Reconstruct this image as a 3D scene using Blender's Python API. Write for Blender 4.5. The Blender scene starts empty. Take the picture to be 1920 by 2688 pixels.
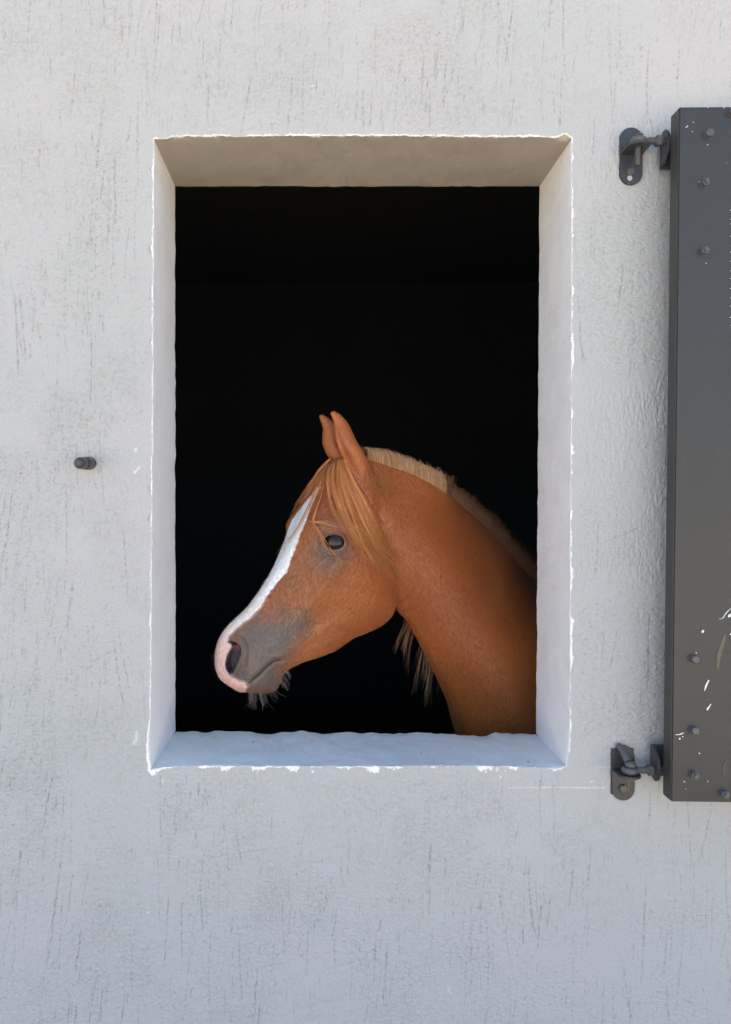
import bpy, bmesh, math, random
import numpy as np
from mathutils import Vector, Matrix
from mathutils.bvhtree import BVHTree

random.seed(7)
RNG = np.random.default_rng(11)
R = math.radians
SC = bpy.context.scene
COL = SC.collection

# ------------------------------------------------------------------ camera, sky, sun, exposure
F = 2000.0            # focal length in photograph pixels (photo 1920 x 2688)
VX, VY = 835.0, 1321.0  # where the wall's normal meets the picture
CD, CZ = 1.30, 1.50   # camera distance from the wall face, camera height
cam = bpy.data.objects.new('camera', bpy.data.cameras.new('camera'))
COL.objects.link(cam)
cam.location = (0, -CD, CZ)
cam.rotation_euler = (R(90), 0, 0)
cam.data.sensor_width = 36
cam.data.lens = 36 * F / 2688
cam.data.shift_x = (960 - VX) / 2688
cam.data.shift_y = (VY - 1344) / 2688
cam.data.clip_start = 0.02
cam.data.clip_end = 3000
SC.camera = cam

SUN_EL, SUN_AZ = R(52), R(20)        # sun stands behind the building, the wall is in open shade
world = bpy.data.worlds.new('World')
SC.world = world
world.use_nodes = True
wn = world.node_tree
sky = wn.nodes.new('ShaderNodeTexSky')
sky.sky_type = 'NISHITA'
sky.sun_disc = False
sky.sun_elevation = SUN_EL
sky.sun_rotation = SUN_AZ
sky.dust_density = 1.5
wn.links.new(sky.outputs[0], wn.nodes['Background'].inputs[0])
wn.nodes['Background'].inputs[1].default_value = 0.085
sun = bpy.data.objects.new('sun', bpy.data.lights.new('sun', 'SUN'))
COL.objects.link(sun)
sun.data.energy = 4.6
sun.data.angle = R(0.5)
sun.data.color = (1, 0.95, 0.87)
sd = Vector((math.sin(SUN_AZ) * math.cos(SUN_EL), math.cos(SUN_AZ) * math.cos(SUN_EL), math.sin(SUN_EL)))
sun.rotation_euler = sd.to_track_quat('Z', 'Y').to_euler()
SC.view_settings.view_transform = 'Standard'
SC.view_settings.look = 'None'
SC.view_settings.gamma = 1
SC.view_settings.exposure = 2.45
SC.cycles.use_denoising = True
SC.cycles.denoising_input_passes = 'RGB_ALBEDO_NORMAL'
SC.cycles.denoising_prefilter = 'ACCURATE'
SC.cycles.max_bounces = 8
SC.cycles.diffuse_bounces = 5

# ------------------------------------------------------------------ helpers
def at(px, py, y=0.0):
    """photo pixel -> point on the plane at depth y behind the wall face"""
    k = (CD + y) / F
    return Vector(((px - VX) * k, y, CZ - (py - VY) * k))

def s2l(c):
    return tuple(((v / 255) / 12.92 if v / 255 <= 0.04045 else ((v / 255 + 0.055) / 1.055) ** 2.4) for v in c)

def new_mat(name):
    m = bpy.data.materials.new(name)
    m.use_nodes = True
    return m, m.node_tree.nodes, m.node_tree.links, m.node_tree.nodes['Principled BSDF']

def N(nodes, typ, **kw):
    n = nodes.new(typ)
    for k, v in kw.items():
        if k in n.inputs.keys() if not isinstance(k, int) else True:
            n.inputs[k].default_value = v
        else:
            setattr(n, k, v)
    return n

def ramp(nodes, p0, p1, c0=(0, 0, 0, 1), c1=(1, 1, 1, 1)):
    r = nodes.new('ShaderNodeValToRGB')
    r.color_ramp.elements[0].position = p0
    r.color_ramp.elements[1].position = p1
    r.color_ramp.elements[0].color = c0
    r.color_ramp.elements[1].color = c1
    return r

def mixc(nodes, links, fac, a, b):
    m = nodes.new('ShaderNodeMix')
    m.data_type = 'RGBA'
    for sock, v in ((m.inputs[0], fac), (m.inputs[6], a), (m.inputs[7], b)):
        if hasattr(v, 'is_linked') or hasattr(v, 'links'):
            links.new(v, sock)
        elif isinstance(v, (int, float)):
            sock.default_value = v
        else:
            sock.default_value = (*v[:3], 1)
    return m.outputs[2]

def link_mesh(name, me, mats, parent=None, smooth=True):
    if not isinstance(mats, (list, tuple)):
        mats = [mats]
    for m in mats:
        me.materials.append(m)
    if smooth:
        me.polygons.foreach_set('use_smooth', np.ones(len(me.polygons), bool))
    o = bpy.data.objects.new(name, me)
    COL.objects.link(o)
    if parent:
        o.parent = parent
        o.matrix_parent_inverse = parent.matrix_basis.inverted()
    return o

def np_mesh(name, V, Q):
    """mesh from numpy arrays, quads or tris of one size"""
    me = bpy.data.meshes.new(name)
    V = np.asarray(V, np.float32); Q = np.asarray(Q, np.int32)
    n = Q.shape[1]
    me.vertices.add(len(V)); me.vertices.foreach_set('co', V.ravel())
    me.loops.add(Q.size); me.loops.foreach_set('vertex_index', Q.ravel())
    me.polygons.add(len(Q)); me.polygons.foreach_set('loop_start', np.arange(0, Q.size, n, dtype=np.int32))
    me.update(calc_edges=True)
    me.validate()
    return me

def set_attr(me, name, val):
    a = me.attributes.new(name, 'FLOAT', 'POINT')
    a.data.foreach_set('value', np.asarray(val, np.float32).ravel())

def set_col(me, name, rgb):
    a = me.attributes.new(name, 'FLOAT_COLOR', 'POINT')
    c = np.ones((len(rgb), 4), np.float32); c[:, :3] = rgb
    a.data.foreach_set('color', c.ravel())

def thing(name, label, cat, loc=(0, 0, 0), group=None):
    o = bpy.data.objects.new(name, None)
    COL.objects.link(o)
    o.empty_display_size = 0.05
    o.location = loc
    o['label'] = label; o['category'] = cat
    if group:
        o['group'] = group
    return o

class MB:
    """collects shapes into one mesh"""
    def __init__(s):
        s.bm = bmesh.new()
    def _add(s, verts, faces, mi=0):
        vs = [s.bm.verts.new(v) for v in verts]
        for f in faces:
            try:
                fc = s.bm.faces.new([vs[i] for i in f]); fc.material_index = mi
            except ValueError:
                pass
        return vs
    def prism(s, outline, d, mi=0, chamfer=0.0):
        """outline: list of 3D points (planar), extruded along d, front rim chamfered"""
        o = [Vector(p) for p in outline]; n = len(o); d = Vector(d)
        c = sum(o, Vector()) / n
        rings = [o]
        if chamfer:
            k = chamfer / max(1e-6, max((p - c).length for p in o))
            rings += [[p + d * (1 - chamfer / d.length) for p in o], [p + (c - p) * k + d for p in o]]
        else:
            rings += [[p + d for p in o]]
        verts = [p for r in rings for p in r]
        faces = [list(range(n))[::-1]]
        for r in range(len(rings) - 1):
            for i in range(n):
                faces.append((r * n + i, r * n + (i + 1) % n, (r + 1) * n + (i + 1) % n, (r + 1) * n + i))
        faces.append([(len(rings) - 1) * n + i for i in range(n)])
        s._add(verts, faces, mi)
    def tube(s, pts, rad, seg=12, mi=0, cap=True):
        pts = [Vector(p) for p in pts]
        if not isinstance(rad, (list, tuple)):
            rad = [rad] * len(pts)
        verts, faces = [], []
        up = None
        for i, p in enumerate(pts):
            t = (pts[min(i + 1, len(pts) - 1)] - pts[max(i - 1, 0)]).normalized()
            if up is None:
                up = t.orthogonal().normalized()
            up = (up - t * up.dot(t)).normalized()
            b = t.cross(up)
            for k in range(seg):
                a = 2 * math.pi * k / seg
                verts.append(p + (up * math.cos(a) + b * math.sin(a)) * rad[i])
        for i in range(len(pts) - 1):
            for k in range(seg):
                faces.append((i * seg + k, i * seg + (k + 1) % seg, (i + 1) * seg + (k + 1) % seg, (i + 1) * seg + k))
        if cap:
            faces.append(list(range(seg))[::-1]); faces.append([(len(pts) - 1) * seg + k for k in range(seg)])
        s._add(verts, faces, mi)
    def hexa(s, c, axis, r, h, mi=0, rot=0.0, up=None):
        axis = Vector(axis).normalized(); u = (Vector(up) if up else axis.orthogonal()).normalized(); w = axis.cross(u)
        o = [Vector(c) + (u * math.cos(rot + k * math.pi / 3) + w * math.sin(rot + k * math.pi / 3)) * r for k in range(6)]
        s.prism(o, axis * h, mi, chamfer=min(h, r) * 0.18)
    def ball(s, c, r, mi=0, sc=(1, 1, 1), seg=20):
        c = Vector(c); verts, faces = [], []
        rows = seg // 2
        for i in range(rows + 1):
            a = math.pi * i / rows
            for k in range(seg):
                b = 2 * math.pi * k / seg
                verts.append(c + Vector((math.sin(a) * math.cos(b) * r * sc[0], math.sin(a) * math.sin(b) * r * sc[1], math.cos(a) * r * sc[2])))
        for i in range(rows):
            for k in range(seg):
                faces.append((i * seg + k, i * seg + (k + 1) % seg, (i + 1) * seg + (k + 1) % seg, (i + 1) * seg + k))
        s._add(verts, faces, mi)
    def ring(s, c, axis, R0, r0, seg=24, sub=10, mi=0):
        axis = Vector(axis).normalized(); u = axis.orthogonal().normalized(); w = axis.cross(u); c = Vector(c)
        verts, faces = [], []
        for i in range(seg):
            a = 2 * math.pi * i / seg; d = u * math.cos(a) + w * math.sin(a)
            for k in range(sub):
                b = 2 * math.pi * k / sub
                verts.append(c + d * (R0 + r0 * math.cos(b)) + axis * r0 * math.sin(b))
        for i in range(seg):
            for k in range(sub):
                faces.append((i * sub + k, ((i + 1) % seg) * sub + k, ((i + 1) % seg) * sub + (k + 1) % sub, i * sub + (k + 1) % sub))
        s._add(verts, faces, mi)
    def build(s, name, mats, parent=None, bevel=0.0, smooth=True):
        bmesh.ops.remove_doubles(s.bm, verts=s.bm.verts, dist=1e-6)
        bmesh.ops.recalc_face_normals(s.bm, faces=s.bm.faces)
        if bevel:
            es = [e for e in s.bm.edges if len(e.link_faces) == 2 and e.calc_face_angle(0) > 0.6]
            bmesh.ops.bevel(s.bm, geom=es, offset=bevel, segments=2, affect='EDGES', clamp_overlap=True)
        me = bpy.data.meshes.new(name)
        s.bm.to_mesh(me); s.bm.free()
        o = link_mesh(name, me, mats, parent, smooth)
        if smooth:
            me.set_sharp_from_angle(angle=R(38))
        return o

def spectral(h, w, px, lo, hi, power=1.0, seed=0, ax=1.0, az=1.0):
    """band-limited noise on a raster with pixel size px (m), features lo..hi metres, unit std"""
    rg = np.random.default_rng(seed)
    f = np.fft.rfft2(rg.standard_normal((h, w)))
    fy = np.fft.fftfreq(h, px)[:, None] * az; fx = np.fft.rfftfreq(w, px)[None, :] * ax
    k = np.sqrt(fx * fx + fy * fy) + 1e-9
    g = k ** (-power) * np.exp(-(k * lo) ** 2) * (1 - np.exp(-(k * hi) ** 2))
    r = np.fft.irfft2(f * g, s=(h, w))
    return (r - r.mean()) / r.std()

def sample(img, x, z, x0, z0, px):
    u = np.clip((x - x0) / px, 0, img.shape[1] - 1.001); v = np.clip((z - z0) / px, 0, img.shape[0] - 1.001)
    i = u.astype(int); j = v.astype(int); fu = u - i; fv = v - j
    return (img[j, i] * (1 - fu) + img[j, i + 1] * fu) * (1 - fv) + (img[j + 1, i] * (1 - fu) + img[j + 1, i + 1] * fu) * fv

# ------------------------------------------------------------------ ground
def mat_ground():
    m, n, l, p = new_mat('sandy_ground')
    tc = n.new('ShaderNodeTexCoord')
    a = N(n, 'ShaderNodeTexNoise', Scale=0.7, Detail=8.0); l.new(tc.outputs['Object'], a.inputs['Vector'])
    c = mixc(n, l, a.outputs[0], (0.36, 0.30, 0.225), (0.52, 0.45, 0.355))
    l.new(c, p.inputs['Base Color']); p.inputs['Roughness'].default_value = 0.95
    b = N(n, 'ShaderNodeTexNoise', Scale=40.0, Detail=8.0); l.new(tc.outputs['Object'], b.inputs['Vector'])
    bp = N(n, 'ShaderNodeBump', Strength=0.4, Distance=0.02); l.new(b.outputs[0], bp.inputs['Height']); l.new(bp.outputs[0], p.inputs['Normal'])
    return m
g = MB(); g._add([(-400, -400, -0.02), (400, -400, -0.02), (400, 400, -0.02), (-400, 400, -0.02)], [(0, 1, 2, 3)])
ground = g.build('ground', mat_ground()); ground['kind'] = 'structure'

# ------------------------------------------------------------------ stable: plastered wall with the window opening
WT = 0.20             # wall thickness (depth of the reveal)
X0, X1, Z0, Z1 = -0.615, 0.785, 0.565, 2.435     # finely modelled area of the wall face
PX = 0.001
gw, gh = int((X1 - X0) / PX) + 1, int((Z1 - Z0) / PX) + 1

def mat_plaster():
    m, n, l, p = new_mat('painted_plaster')
    tc = n.new('ShaderNodeTexCoord')
    at_d = n.new('ShaderNodeAttribute'); at_d.attribute_name = 'shade_wear'
    at_c = n.new('ShaderNodeAttribute'); at_c.attribute_name = 'chip'
    at_t = n.new('ShaderNodeAttribute'); at_t.attribute_name = 'tint'
    base = mixc(n, l, at_t.outputs['Fac'], (0.410, 0.412, 0.398), (0.440, 0.424, 0.414))
    fine = N(n, 'ShaderNodeTexNoise', Scale=260.0, Detail=4.0); l.new(tc.outputs['Object'], fine.inputs['Vector'])
    fr = ramp(n, 0.3, 0.7, (0.95, 0.95, 0.95, 1), (1.03, 1.03, 1.03, 1)); l.new(fine.outputs[0], fr.inputs[0])
    mul = n.new('ShaderNodeMix'); mul.data_type = 'RGBA'; mul.blend_type = 'MULTIPLY'; mul.inputs[0].default_value = 1
    l.new(base, mul.inputs[6]); l.new(fr.outputs[0], mul.inputs[7])
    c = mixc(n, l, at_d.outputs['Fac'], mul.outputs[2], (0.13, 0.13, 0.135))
    c = mixc(n, l, at_c.outputs['Fac'], c, (0.80, 0.775, 0.725))
    l.new(c, p.inputs['Base Color']); p.inputs['Roughness'].default_value = 0.62; p.inputs['Specular IOR Level'].default_value = 0.3
    b = N(n, 'ShaderNodeTexNoise', Scale=420.0, Detail=3.0); l.new(tc.outputs['Object'], b.inputs['Vector'])
    bp = N(n, 'ShaderNodeBump', Strength=0.25, Distance=0.001); l.new(b.outputs[0], bp.inputs['Height']); l.new(bp.outputs[0], p.inputs['Normal'])
    return m
PLASTER = mat_plaster()

def mat_plain(name, c, rough=0.8, var=0.15, scale=6.0, spec=0.3, metal=0.0):
    m, n, l, p = new_mat(name)
    tc = n.new('ShaderNodeTexCoord')
    a = N(n, 'ShaderNodeTexNoise', Scale=scale, Detail=8.0); l.new(tc.outputs['Object'], a.inputs['Vector'])
    lo = tuple(v * (1 - var) for v in c); hi = tuple(v * (1 + var) for v in c)
    l.new(mixc(n, l, a.outputs[0], lo, hi), p.inputs['Base Color'])
    p.inputs['Roughness'].default_value = rough; p.inputs['Specular IOR Level'].default_value = spec; p.inputs['Metallic'].default_value = metal
    return m

def wall_rasters():
    lump = spectral(gh, gw, PX, 0.004, 0.09, 1.5, 1)
    rough = spectral(gh, gw, PX, 0.0022, 0.009, 0.6, 2)
    midl = spectral(gh, gw, PX, 0.0035, 0.022, 1.0, 12, ax=1.0, az=0.8)
    flat = np.clip(spectral(gh, gw, PX, 0.05, 0.4, 1.2, 13) * 0.5 + 0.75, 0.15, 1.5)
    streak = spectral(gh, gw, PX, 0.002, 0.03, 0.8, 3, ax=1.0, az=0.25)
    trowel = spectral(gh, gw, PX, 0.003, 0.05, 1.0, 4, ax=0.22, az=1.0)
    zone = spectral(gh, gw, PX, 0.10, 0.8, 1.2, 5)
    zone2 = spectral(gh, gw, PX, 0.06, 0.5, 1.2, 6)
    gro = np.zeros((gh, gw), np.float32)
    rg = np.random.default_rng(21)
    k5 = np.arange(-3, 4)
    def stroke(x, z, L, lean, curve, wd, dep, brk):
        n = int(L / 0.0007)
        t = np.arange(n) / max(1, n)
        px_ = x + lean * L * t + curve * L * t * t + 0.0006 * np.cumsum(rg.standard_normal(n)) * 0.12
        pz_ = z - L * t
        a = dep * np.clip(np.minimum(t, 1 - t) * 6, 0, 1) ** 0.5
        gate = np.convolve(rg.standard_normal(n + 20), np.ones(9) / 3.0, 'same')[:n]
        a = a * np.clip(0.75 + gate * brk, 0, 1.15)
        u = (px_ - X0) / PX; v = (pz_ - Z0) / PX
        ok = (u > 4) & (u < gw - 5) & (v > 4) & (v < gh - 5)
        u, v, a = u[ok], v[ok], a[ok]
        iu = np.round(u).astype(int); iv = np.round(v).astype(int)
        for dx in k5:
            for dz in (-1, 0, 1):
                w = np.exp(-(((iu + dx - u) ** 2 + (iv + dz - v) ** 2) / (2 * (wd / PX / 2) ** 2)))
                np.maximum.at(gro, (iv + dz, iu + dx), (a * w).astype(np.float32))
    m = 0
    while m < 3000:
        x = rg.uniform(X0, X1); z = rg.uniform(Z0 + 0.02, Z1)
        i = min(gw - 1, int((x - X0) / PX)); j = min(gh - 1, int((z - Z0) / PX))
        dens = 1 / (1 + math.exp(-3.4 * (zone[j, i] - 0.35)))
        if z > 2.10: dens = max(dens, 0.42)
        if z < 0.92: dens = max(dens, 0.42)
        if 1.05 < z < 1.95 and x > 0.42: dens *= 0.35
        if rg.uniform() > dens:
            continue
        m += 1
        big = rg.uniform() < 0.15
        L = rg.uniform(0.04, 0.15) if big else abs(rg.normal(0.0, 0.026)) + 0.005
        lean = rg.normal(-0.045, 0.055) + 0.10 * math.sin(x * 9 + z * 3) * (z < 1.9 and x < -0.25)
        stroke(x, z, L, lean, rg.normal(0, 0.05), rg.uniform(0.0009, 0.0017) if big else rg.uniform(0.0007, 0.0012),
               rg.uniform(0.35, 0.9) if big else rg.uniform(0.2, 0.8), 0.5 if big else 0.8)
    gro *= np.clip(0.62 + 0.42 * spectral(gh, gw, PX, 0.0016, 0.01, 0.3, 17), 0.1, 1.25).astype(np.float32)
    arcs = np.zeros((gh, gw), np.float32)
    for k in range(150):                      # shallow trowel sweeps
        x, z = rg.uniform(X0, X1), rg.uniform(Z0, Z1); a0 = rg.normal(0.12, 0.35) + (0.0 if rg.uniform() < .8 else 0.9)
        L = rg.uniform(0.03, 0.16); n = int(L / 0.0007); t = np.linspace(0, 1, n); bend_ = rg.normal(0, 0.5)
        aa = a0 + bend_ * t
        u = (x + np.cumsum(np.cos(aa)) * L / n - X0) / PX; v = (z + np.cumsum(np.sin(aa)) * L / n - Z0) / PX
        amp = rg.uniform(0.25, 1.0) * np.sin(np.pi * t) ** 0.5 * np.clip(0.6 + 0.5 * np.convolve(rg.standard_normal(n + 40), np.ones(21) / 4.6, 'same')[:n], 0, 1.2)
        ok = (u > 4) & (u < gw - 5) & (v > 4) & (v < gh - 5); u, v, amp = u[ok], v[ok], amp[ok]
        iu = np.round(u).astype(int); iv = np.round(v).astype(int)
        for dx in (-1, 0, 1):
            for dz in (-2, -1, 0, 1, 2):
                w = np.exp(-(((iu + dx - u) ** 2 + (iv + dz - v) ** 2) / 1.4))
                np.maximum.at(arcs, (iv + dz, iu + dx), (amp * w).astype(np.float32))
    # rough torn patches
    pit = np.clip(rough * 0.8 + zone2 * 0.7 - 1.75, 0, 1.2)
    # faint horizontal crack under the window
    gain = 0.40 + 1.5 / (1 + np.exp((np.linspace(X0, X1, gw)[None, :] - 0.40) / 0.03))
    h = -0.0015 * gro + 0.00022 * (0.6 + gain * 0.7) * lump + gain * flat * (0.00022 * rough + 0.00017 * midl) - 0.0007 * arcs + 0.00034 * streak * np.clip(zone + 0.4, 0, 1.5) + 0.00045 * trowel * np.clip(0.6 - zone, 0, 1.5) - 0.0006 * pit
    pit_shade = np.clip(-(0.6 * rough + 0.8 * midl) * (0.75 + 0.35 * zone) - 1.35, 0, 1.2)  # relief shade painted into the hollows, read from the bumps
    shade_wear = np.clip(arcs * 0.24 + gro * 0.95 + pit * 0.22 + pit_shade * 0.24 + np.clip(-streak - 1.6, 0, 1) * 0.16 * np.clip(zone + .6, 0, 1), 0, 0.85)  # grooves, sweeps and pits darkened in the colour in place of relief shade
    tint = np.clip(0.5 + 0.22 * spectral(gh, gw, PX, 0.12, 0.9, 1.4, 8) + 0.05 * zone2, 0, 1)
    chip = np.zeros((gh, gw), np.float32)
    def mark(px, py, rx, ry, val=1.0, ang=0.0, seed=0):
        c = at(px, py); r_ = np.random.default_rng(seed)
        i0 = int((c.x - X0) / PX); j0 = int((c.z - Z0) / PX); rr = int(max(rx, ry) / PX) + 3
        jj, ii = np.mgrid[max(0, j0 - rr):min(gh, j0 + rr), max(0, i0 - rr):min(gw, i0 + rr)]
        dx = (ii * PX + X0 - c.x); dz = (jj * PX + Z0 - c.z)
        a = dx * math.cos(ang) + dz * math.sin(ang); b = -dx * math.sin(ang) + dz * math.cos(ang)
        d = np.sqrt((a / rx) ** 2 + (b / ry) ** 2) + rough[jj, ii] * 0.22
        chip[jj, ii] = np.maximum(chip[jj, ii], val * np.clip((1.15 - d) * 4, 0, 1))
    for q in ((357, 1180, .0035, .004, .75, 0), (362, 1232, .0025, .007, .8, -.6), (354, 1240, .003, .003, .9, 0), (358, 1935, .003, .013, .7, -.1), (352, 1950, .003, .005, .7, 0),
              (1306, 2020, .002, .006, .9, -.5), (1315, 2040, .0015, .003, .9, 0), (1327, 2024, .002, .0015, .9, 0), (1122, 1095, .002, .006, .6, -.3), (1554, 2052, .005, .0015, .9, .4),
              (390, 2396, .002, .003, .9, 0), (1180, 2600, .002, .008, .5, .4), (688, 2110, .0015, .0015, .9, 0), (428, 2050, .002, .003, .9, 0), (1118, 1118, .0015, .002, .6, 0), (820, 225, .004, .002, .5, 0)):
        mark(q[0], q[1], q[2] * .8, q[3] * .8, val=q[4] * .62, ang=q[5], seed=int(q[0]))
    for px in range(1335, 1592, 3):      # the thin horizontal crack
        if px < 1500 and (px // 21) % 2 and not (1350 < px < 1372):
            mark(px, 2067.5, 0.0014, 0.0004, 0.35, seed=px)
        else:
            mark(px, 2067.5, 0.0022, 0.0007 if px > 1500 else 0.0005, 0.7, seed=px)
    for px in range(1565, 1603, 3):
        mark(px, 2013.5, 0.002, 0.0005, 0.5, seed=px)
    return h, shade_wear, tint, chip, rough, lump

HGT, SHADE_WEAR, TINT, CHIP, ROUGH, LUMP = wall_rasters()

# outline of the opening on the wall face and at the inside face, from the photo's corners
EDGE_N = spectral(2, 4096, PX, 0.004, 0.05, 0.9, 31)
def edge_noise(t, k):
    idx = (np.asarray(t) / 0.0011 + 977 * k).astype(int) % 4096
    return EDGE_N[k % 2, idx]
def lerp_pts(t, pts):
    xs = np.array([p[0] for p in pts], float); ys = np.array([p[1] for p in pts], float)
    return np.interp(t, xs, ys)
def Xw(px, y=0.0): return (px - VX) * (CD + y) / F
def Zw(py, y=0.0): return CZ - (py - VY) * (CD + y) / F
# left / right edges as x(z), bottom / top edges as z(x)
def xL(z): return lerp_pts(-z, [(-Zw(360), Xw(405)), (-Zw(450), Xw(404)), (-Zw(1000), Xw(402)), (-Zw(1880), Xw(396)), (-Zw(1950), Xw(390)), (-Zw(2020), Xw(398))]) + 0.00042 * edge_noise(z, 0)
def xR(z): return lerp_pts(-z, [(-Zw(350), Xw(1501)), (-Zw(800), Xw(1501)), (-Zw(1400), Xw(1498)), (-Zw(1950), Xw(1496)), (-Zw(2015), Xw(1487))]) + 0.00042 * edge_noise(z, 1)
def zT(x): return lerp_pts(x, [(Xw(400), Zw(364)), (Xw(440), Zw(364)), (Xw(456), Zw(358)), (Xw(700), Zw(357)), (Xw(1000), Zw(356)), (Xw(1250), Zw(359)), (Xw(1462), Zw(360)), (Xw(1485), Zw(352)), (Xw(1503), Zw(366))]) + 0.00042 * edge_noise(x, 2)
def zB(x): return lerp_pts(x, [(Xw(396), Zw(2022)), (Xw(430), Zw(2014)), (Xw(520), Zw(2010)), (Xw(900), Zw(2012)), (Xw(1300), Zw(2010)), (Xw(1470), Zw(2017)), (Xw(1490), Zw(2012))]) + 0.00042 * edge_noise(x, 3)

stable = thing('stable', 'pale grey plastered stable wall with scratched render and one open window', 'stable')

def build_wall():
    step = 0.0013
    def axis(lo, a, b, hi):
        return [np.linspace(0, 1, max(2, int((a - lo) / step))), np.linspace(0, 1, int((b - a) / step)), np.linspace(0, 1, max(2, int((hi - b) / step)))]
    xl0, xr0, zb0, zt0 = Xw(401), Xw(1499), Zw(2014), Zw(359)
    us = axis(X0, xl0, xr0, X1); vs = axis(Z0, zb0, zt0, Z1)
    nx = [len(u) for u in us]; nz = [len(v) for v in vs]
    nomx = np.concatenate([X0 + us[0] * (xl0 - X0), (xl0 + us[1] * (xr0 - xl0))[1:], (xr0 + us[2] * (X1 - xr0))[1:]])
    nomz = np.concatenate([Z0 + vs[0] * (zb0 - Z0), (zb0 + vs[1] * (zt0 - zb0))[1:], (zt0 + vs[2] * (Z1 - zt0))[1:]])
    iL, iR = nx[0] - 1, nx[0] + nx[1] - 2
    jB, jT = nz[0] - 1, nz[0] + nz[1] - 2
    Xn, Zn = np.meshgrid(nomx, nomz)
    dL = xL(np.clip(nomz, zb0, zt0)) - xl0; dR = xR(np.clip(nomz, zb0, zt0)) - xr0
    dB = zB(np.clip(nomx, xl0, xr0)) - zb0; dT = zT(np.clip(nomx, xl0, xr0)) - zt0
    def fall(d): return np.exp(-np.abs(d) / 0.02)
    X = Xn + dL[:, None] * fall(Xn - xl0) + dR[:, None] * fall(Xn - xr0)
    Z = Zn + dB[None, :] * fall(Zn - zb0) + dT[None, :] * fall(Zn - zt0)
    # distance to the opening edge (nominal)
    ddx = np.maximum(np.maximum(xl0 - Xn, Xn - xr0), 0); ddz = np.maximum(np.maximum(zb0 - Zn, Zn - zt0), 0)
    de = np.hypot(ddx, ddz)
    h = sample(HGT, X, Z, X0, Z0, PX); shade_wear = sample(SHADE_WEAR, X, Z, X0, Z0, PX)
    tint = sample(TINT, X, Z, X0, Z0, PX); chip = sample(CHIP, X, Z, X0, Z0, PX); ro = sample(ROUGH, X, Z, X0, Z0, PX); lu = sample(LUMP, X, Z, X0, Z0, PX)
    calm = np.clip(de / 0.03, 0.15, 1)
    # ragged bright rim of bare plaster round the opening, wider at the bottom corners
    wid = 0.0021 + 0.0005 * ro + 0.0010 * lu
    wid = np.where(Zn < zb0 + 0.001, wid * np.clip(0.9 + 0.9 * lu, 0.0, 2.4), wid)
    wid = np.where((Xn < xl0) & (Zn > zb0 - 0.001), wid - 0.0006, wid)
    corner = np.hypot(Xn - xl0, Zn - (zb0 + 0.02)); wid = np.where(corner < 0.05, wid + 0.006 * (1 - corner / 0.05), wid)
    wid = np.where((Xn > xr0) & (Zn > zb0 + 0.12), wid * np.clip(0.75 + 0.6 * lu, 0.15, 1.3), wid)
    rim = np.clip((wid - de) / 0.0012, 0, 1)
    chip = np.maximum(chip, rim)
    shade_wear = shade_wear * (1 - rim) * np.clip(de / 0.02, 0.2, 1)
    # flaked paint beside the upper part of the opening
    fl = (Xn < xl0) & (de < 0.003 + 0.005 * np.clip(lu - 0.8, 0, 1.6)) & (lu + 0.3 * ro > 0.9) & (Zn > 1.45) & (Zn < zt0 - 0.01)
    shade_wear = np.where(fl & (rim < 0.5), np.maximum(shade_wear, 0.35), shade_wear)
    bead = 0.0009 * np.exp(-(de / 0.004) ** 2) * (0.7 + 0.5 * lu) + 0.0005 * rim * (1 + 0.5 * ro)
    rounding = -0.0012 * np.exp(-de / 0.0008)
    edge_fade = np.clip(np.minimum(np.minimum(Xn - X0, X1 - Xn), np.minimum(Zn - Z0, Z1 - Zn)) / 0.01, 0, 1)
    Y = -(h * (0.55 + 0.45 * calm) + bead + rounding) * edge_fade
    V = np.stack([X, Y, Z], -1).reshape(-1, 3)
    H, W = X.shape
    idx = np.arange(H * W).reshape(H, W)
    q = np.stack([idx[:-1, :-1], idx[:-1, 1:], idx[1:, 1:], idx[1:, :-1]], -1)
    keep = np.ones((H - 1, W - 1), bool); keep[jB:jT, iL:iR] = False
    Q = q[keep]
    # the rest of the wall, plain
    bx = [-3.0, X0, X1, 4.2]; bz = [-0.02, Z0, Z1, 3.15]
    ev = []; eq = []
    base = len(V)
    for j in range(3):
        for i in range(3):
            if i == 1 and j == 1:
                continue
            k = base + len(ev)
            ev += [(bx[i], 0, bz[j]), (bx[i + 1], 0, bz[j]), (bx[i + 1], 0, bz[j + 1]), (bx[i], 0, bz[j + 1])]
            eq.append((k, k + 1, k + 2, k + 3))
    V2 = np.concatenate([V, np.array(ev)]); Q2 = np.concatenate([Q, np.array(eq)])
    used = np.zeros(len(V2), bool); used[Q2.ravel()] = True
    remap = np.cumsum(used) - 1
    me = np_mesh('front_wall', V2[used], remap[Q2])
    pad = np.zeros(len(ev))
    set_attr(me, 'shade_wear', np.concatenate([shade_wear.ravel(), pad])[used])
    set_attr(me, 'tint', np.concatenate([tint.ravel(), pad + 0.5])[used])
    set_attr(me, 'chip', np.concatenate([chip.ravel(), pad])[used])
    wall = link_mesh('front_wall', me, PLASTER, stable)
    P = V.reshape(H, W, 3)
    loops = dict(left=P[jB:jT + 1, iL], right=P[jB:jT + 1, iR], bottom=P[jB, iL:iR + 1], top=P[jT, iL:iR + 1])
    return wall, loops
WALL, LOOPS = build_wall()

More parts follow.
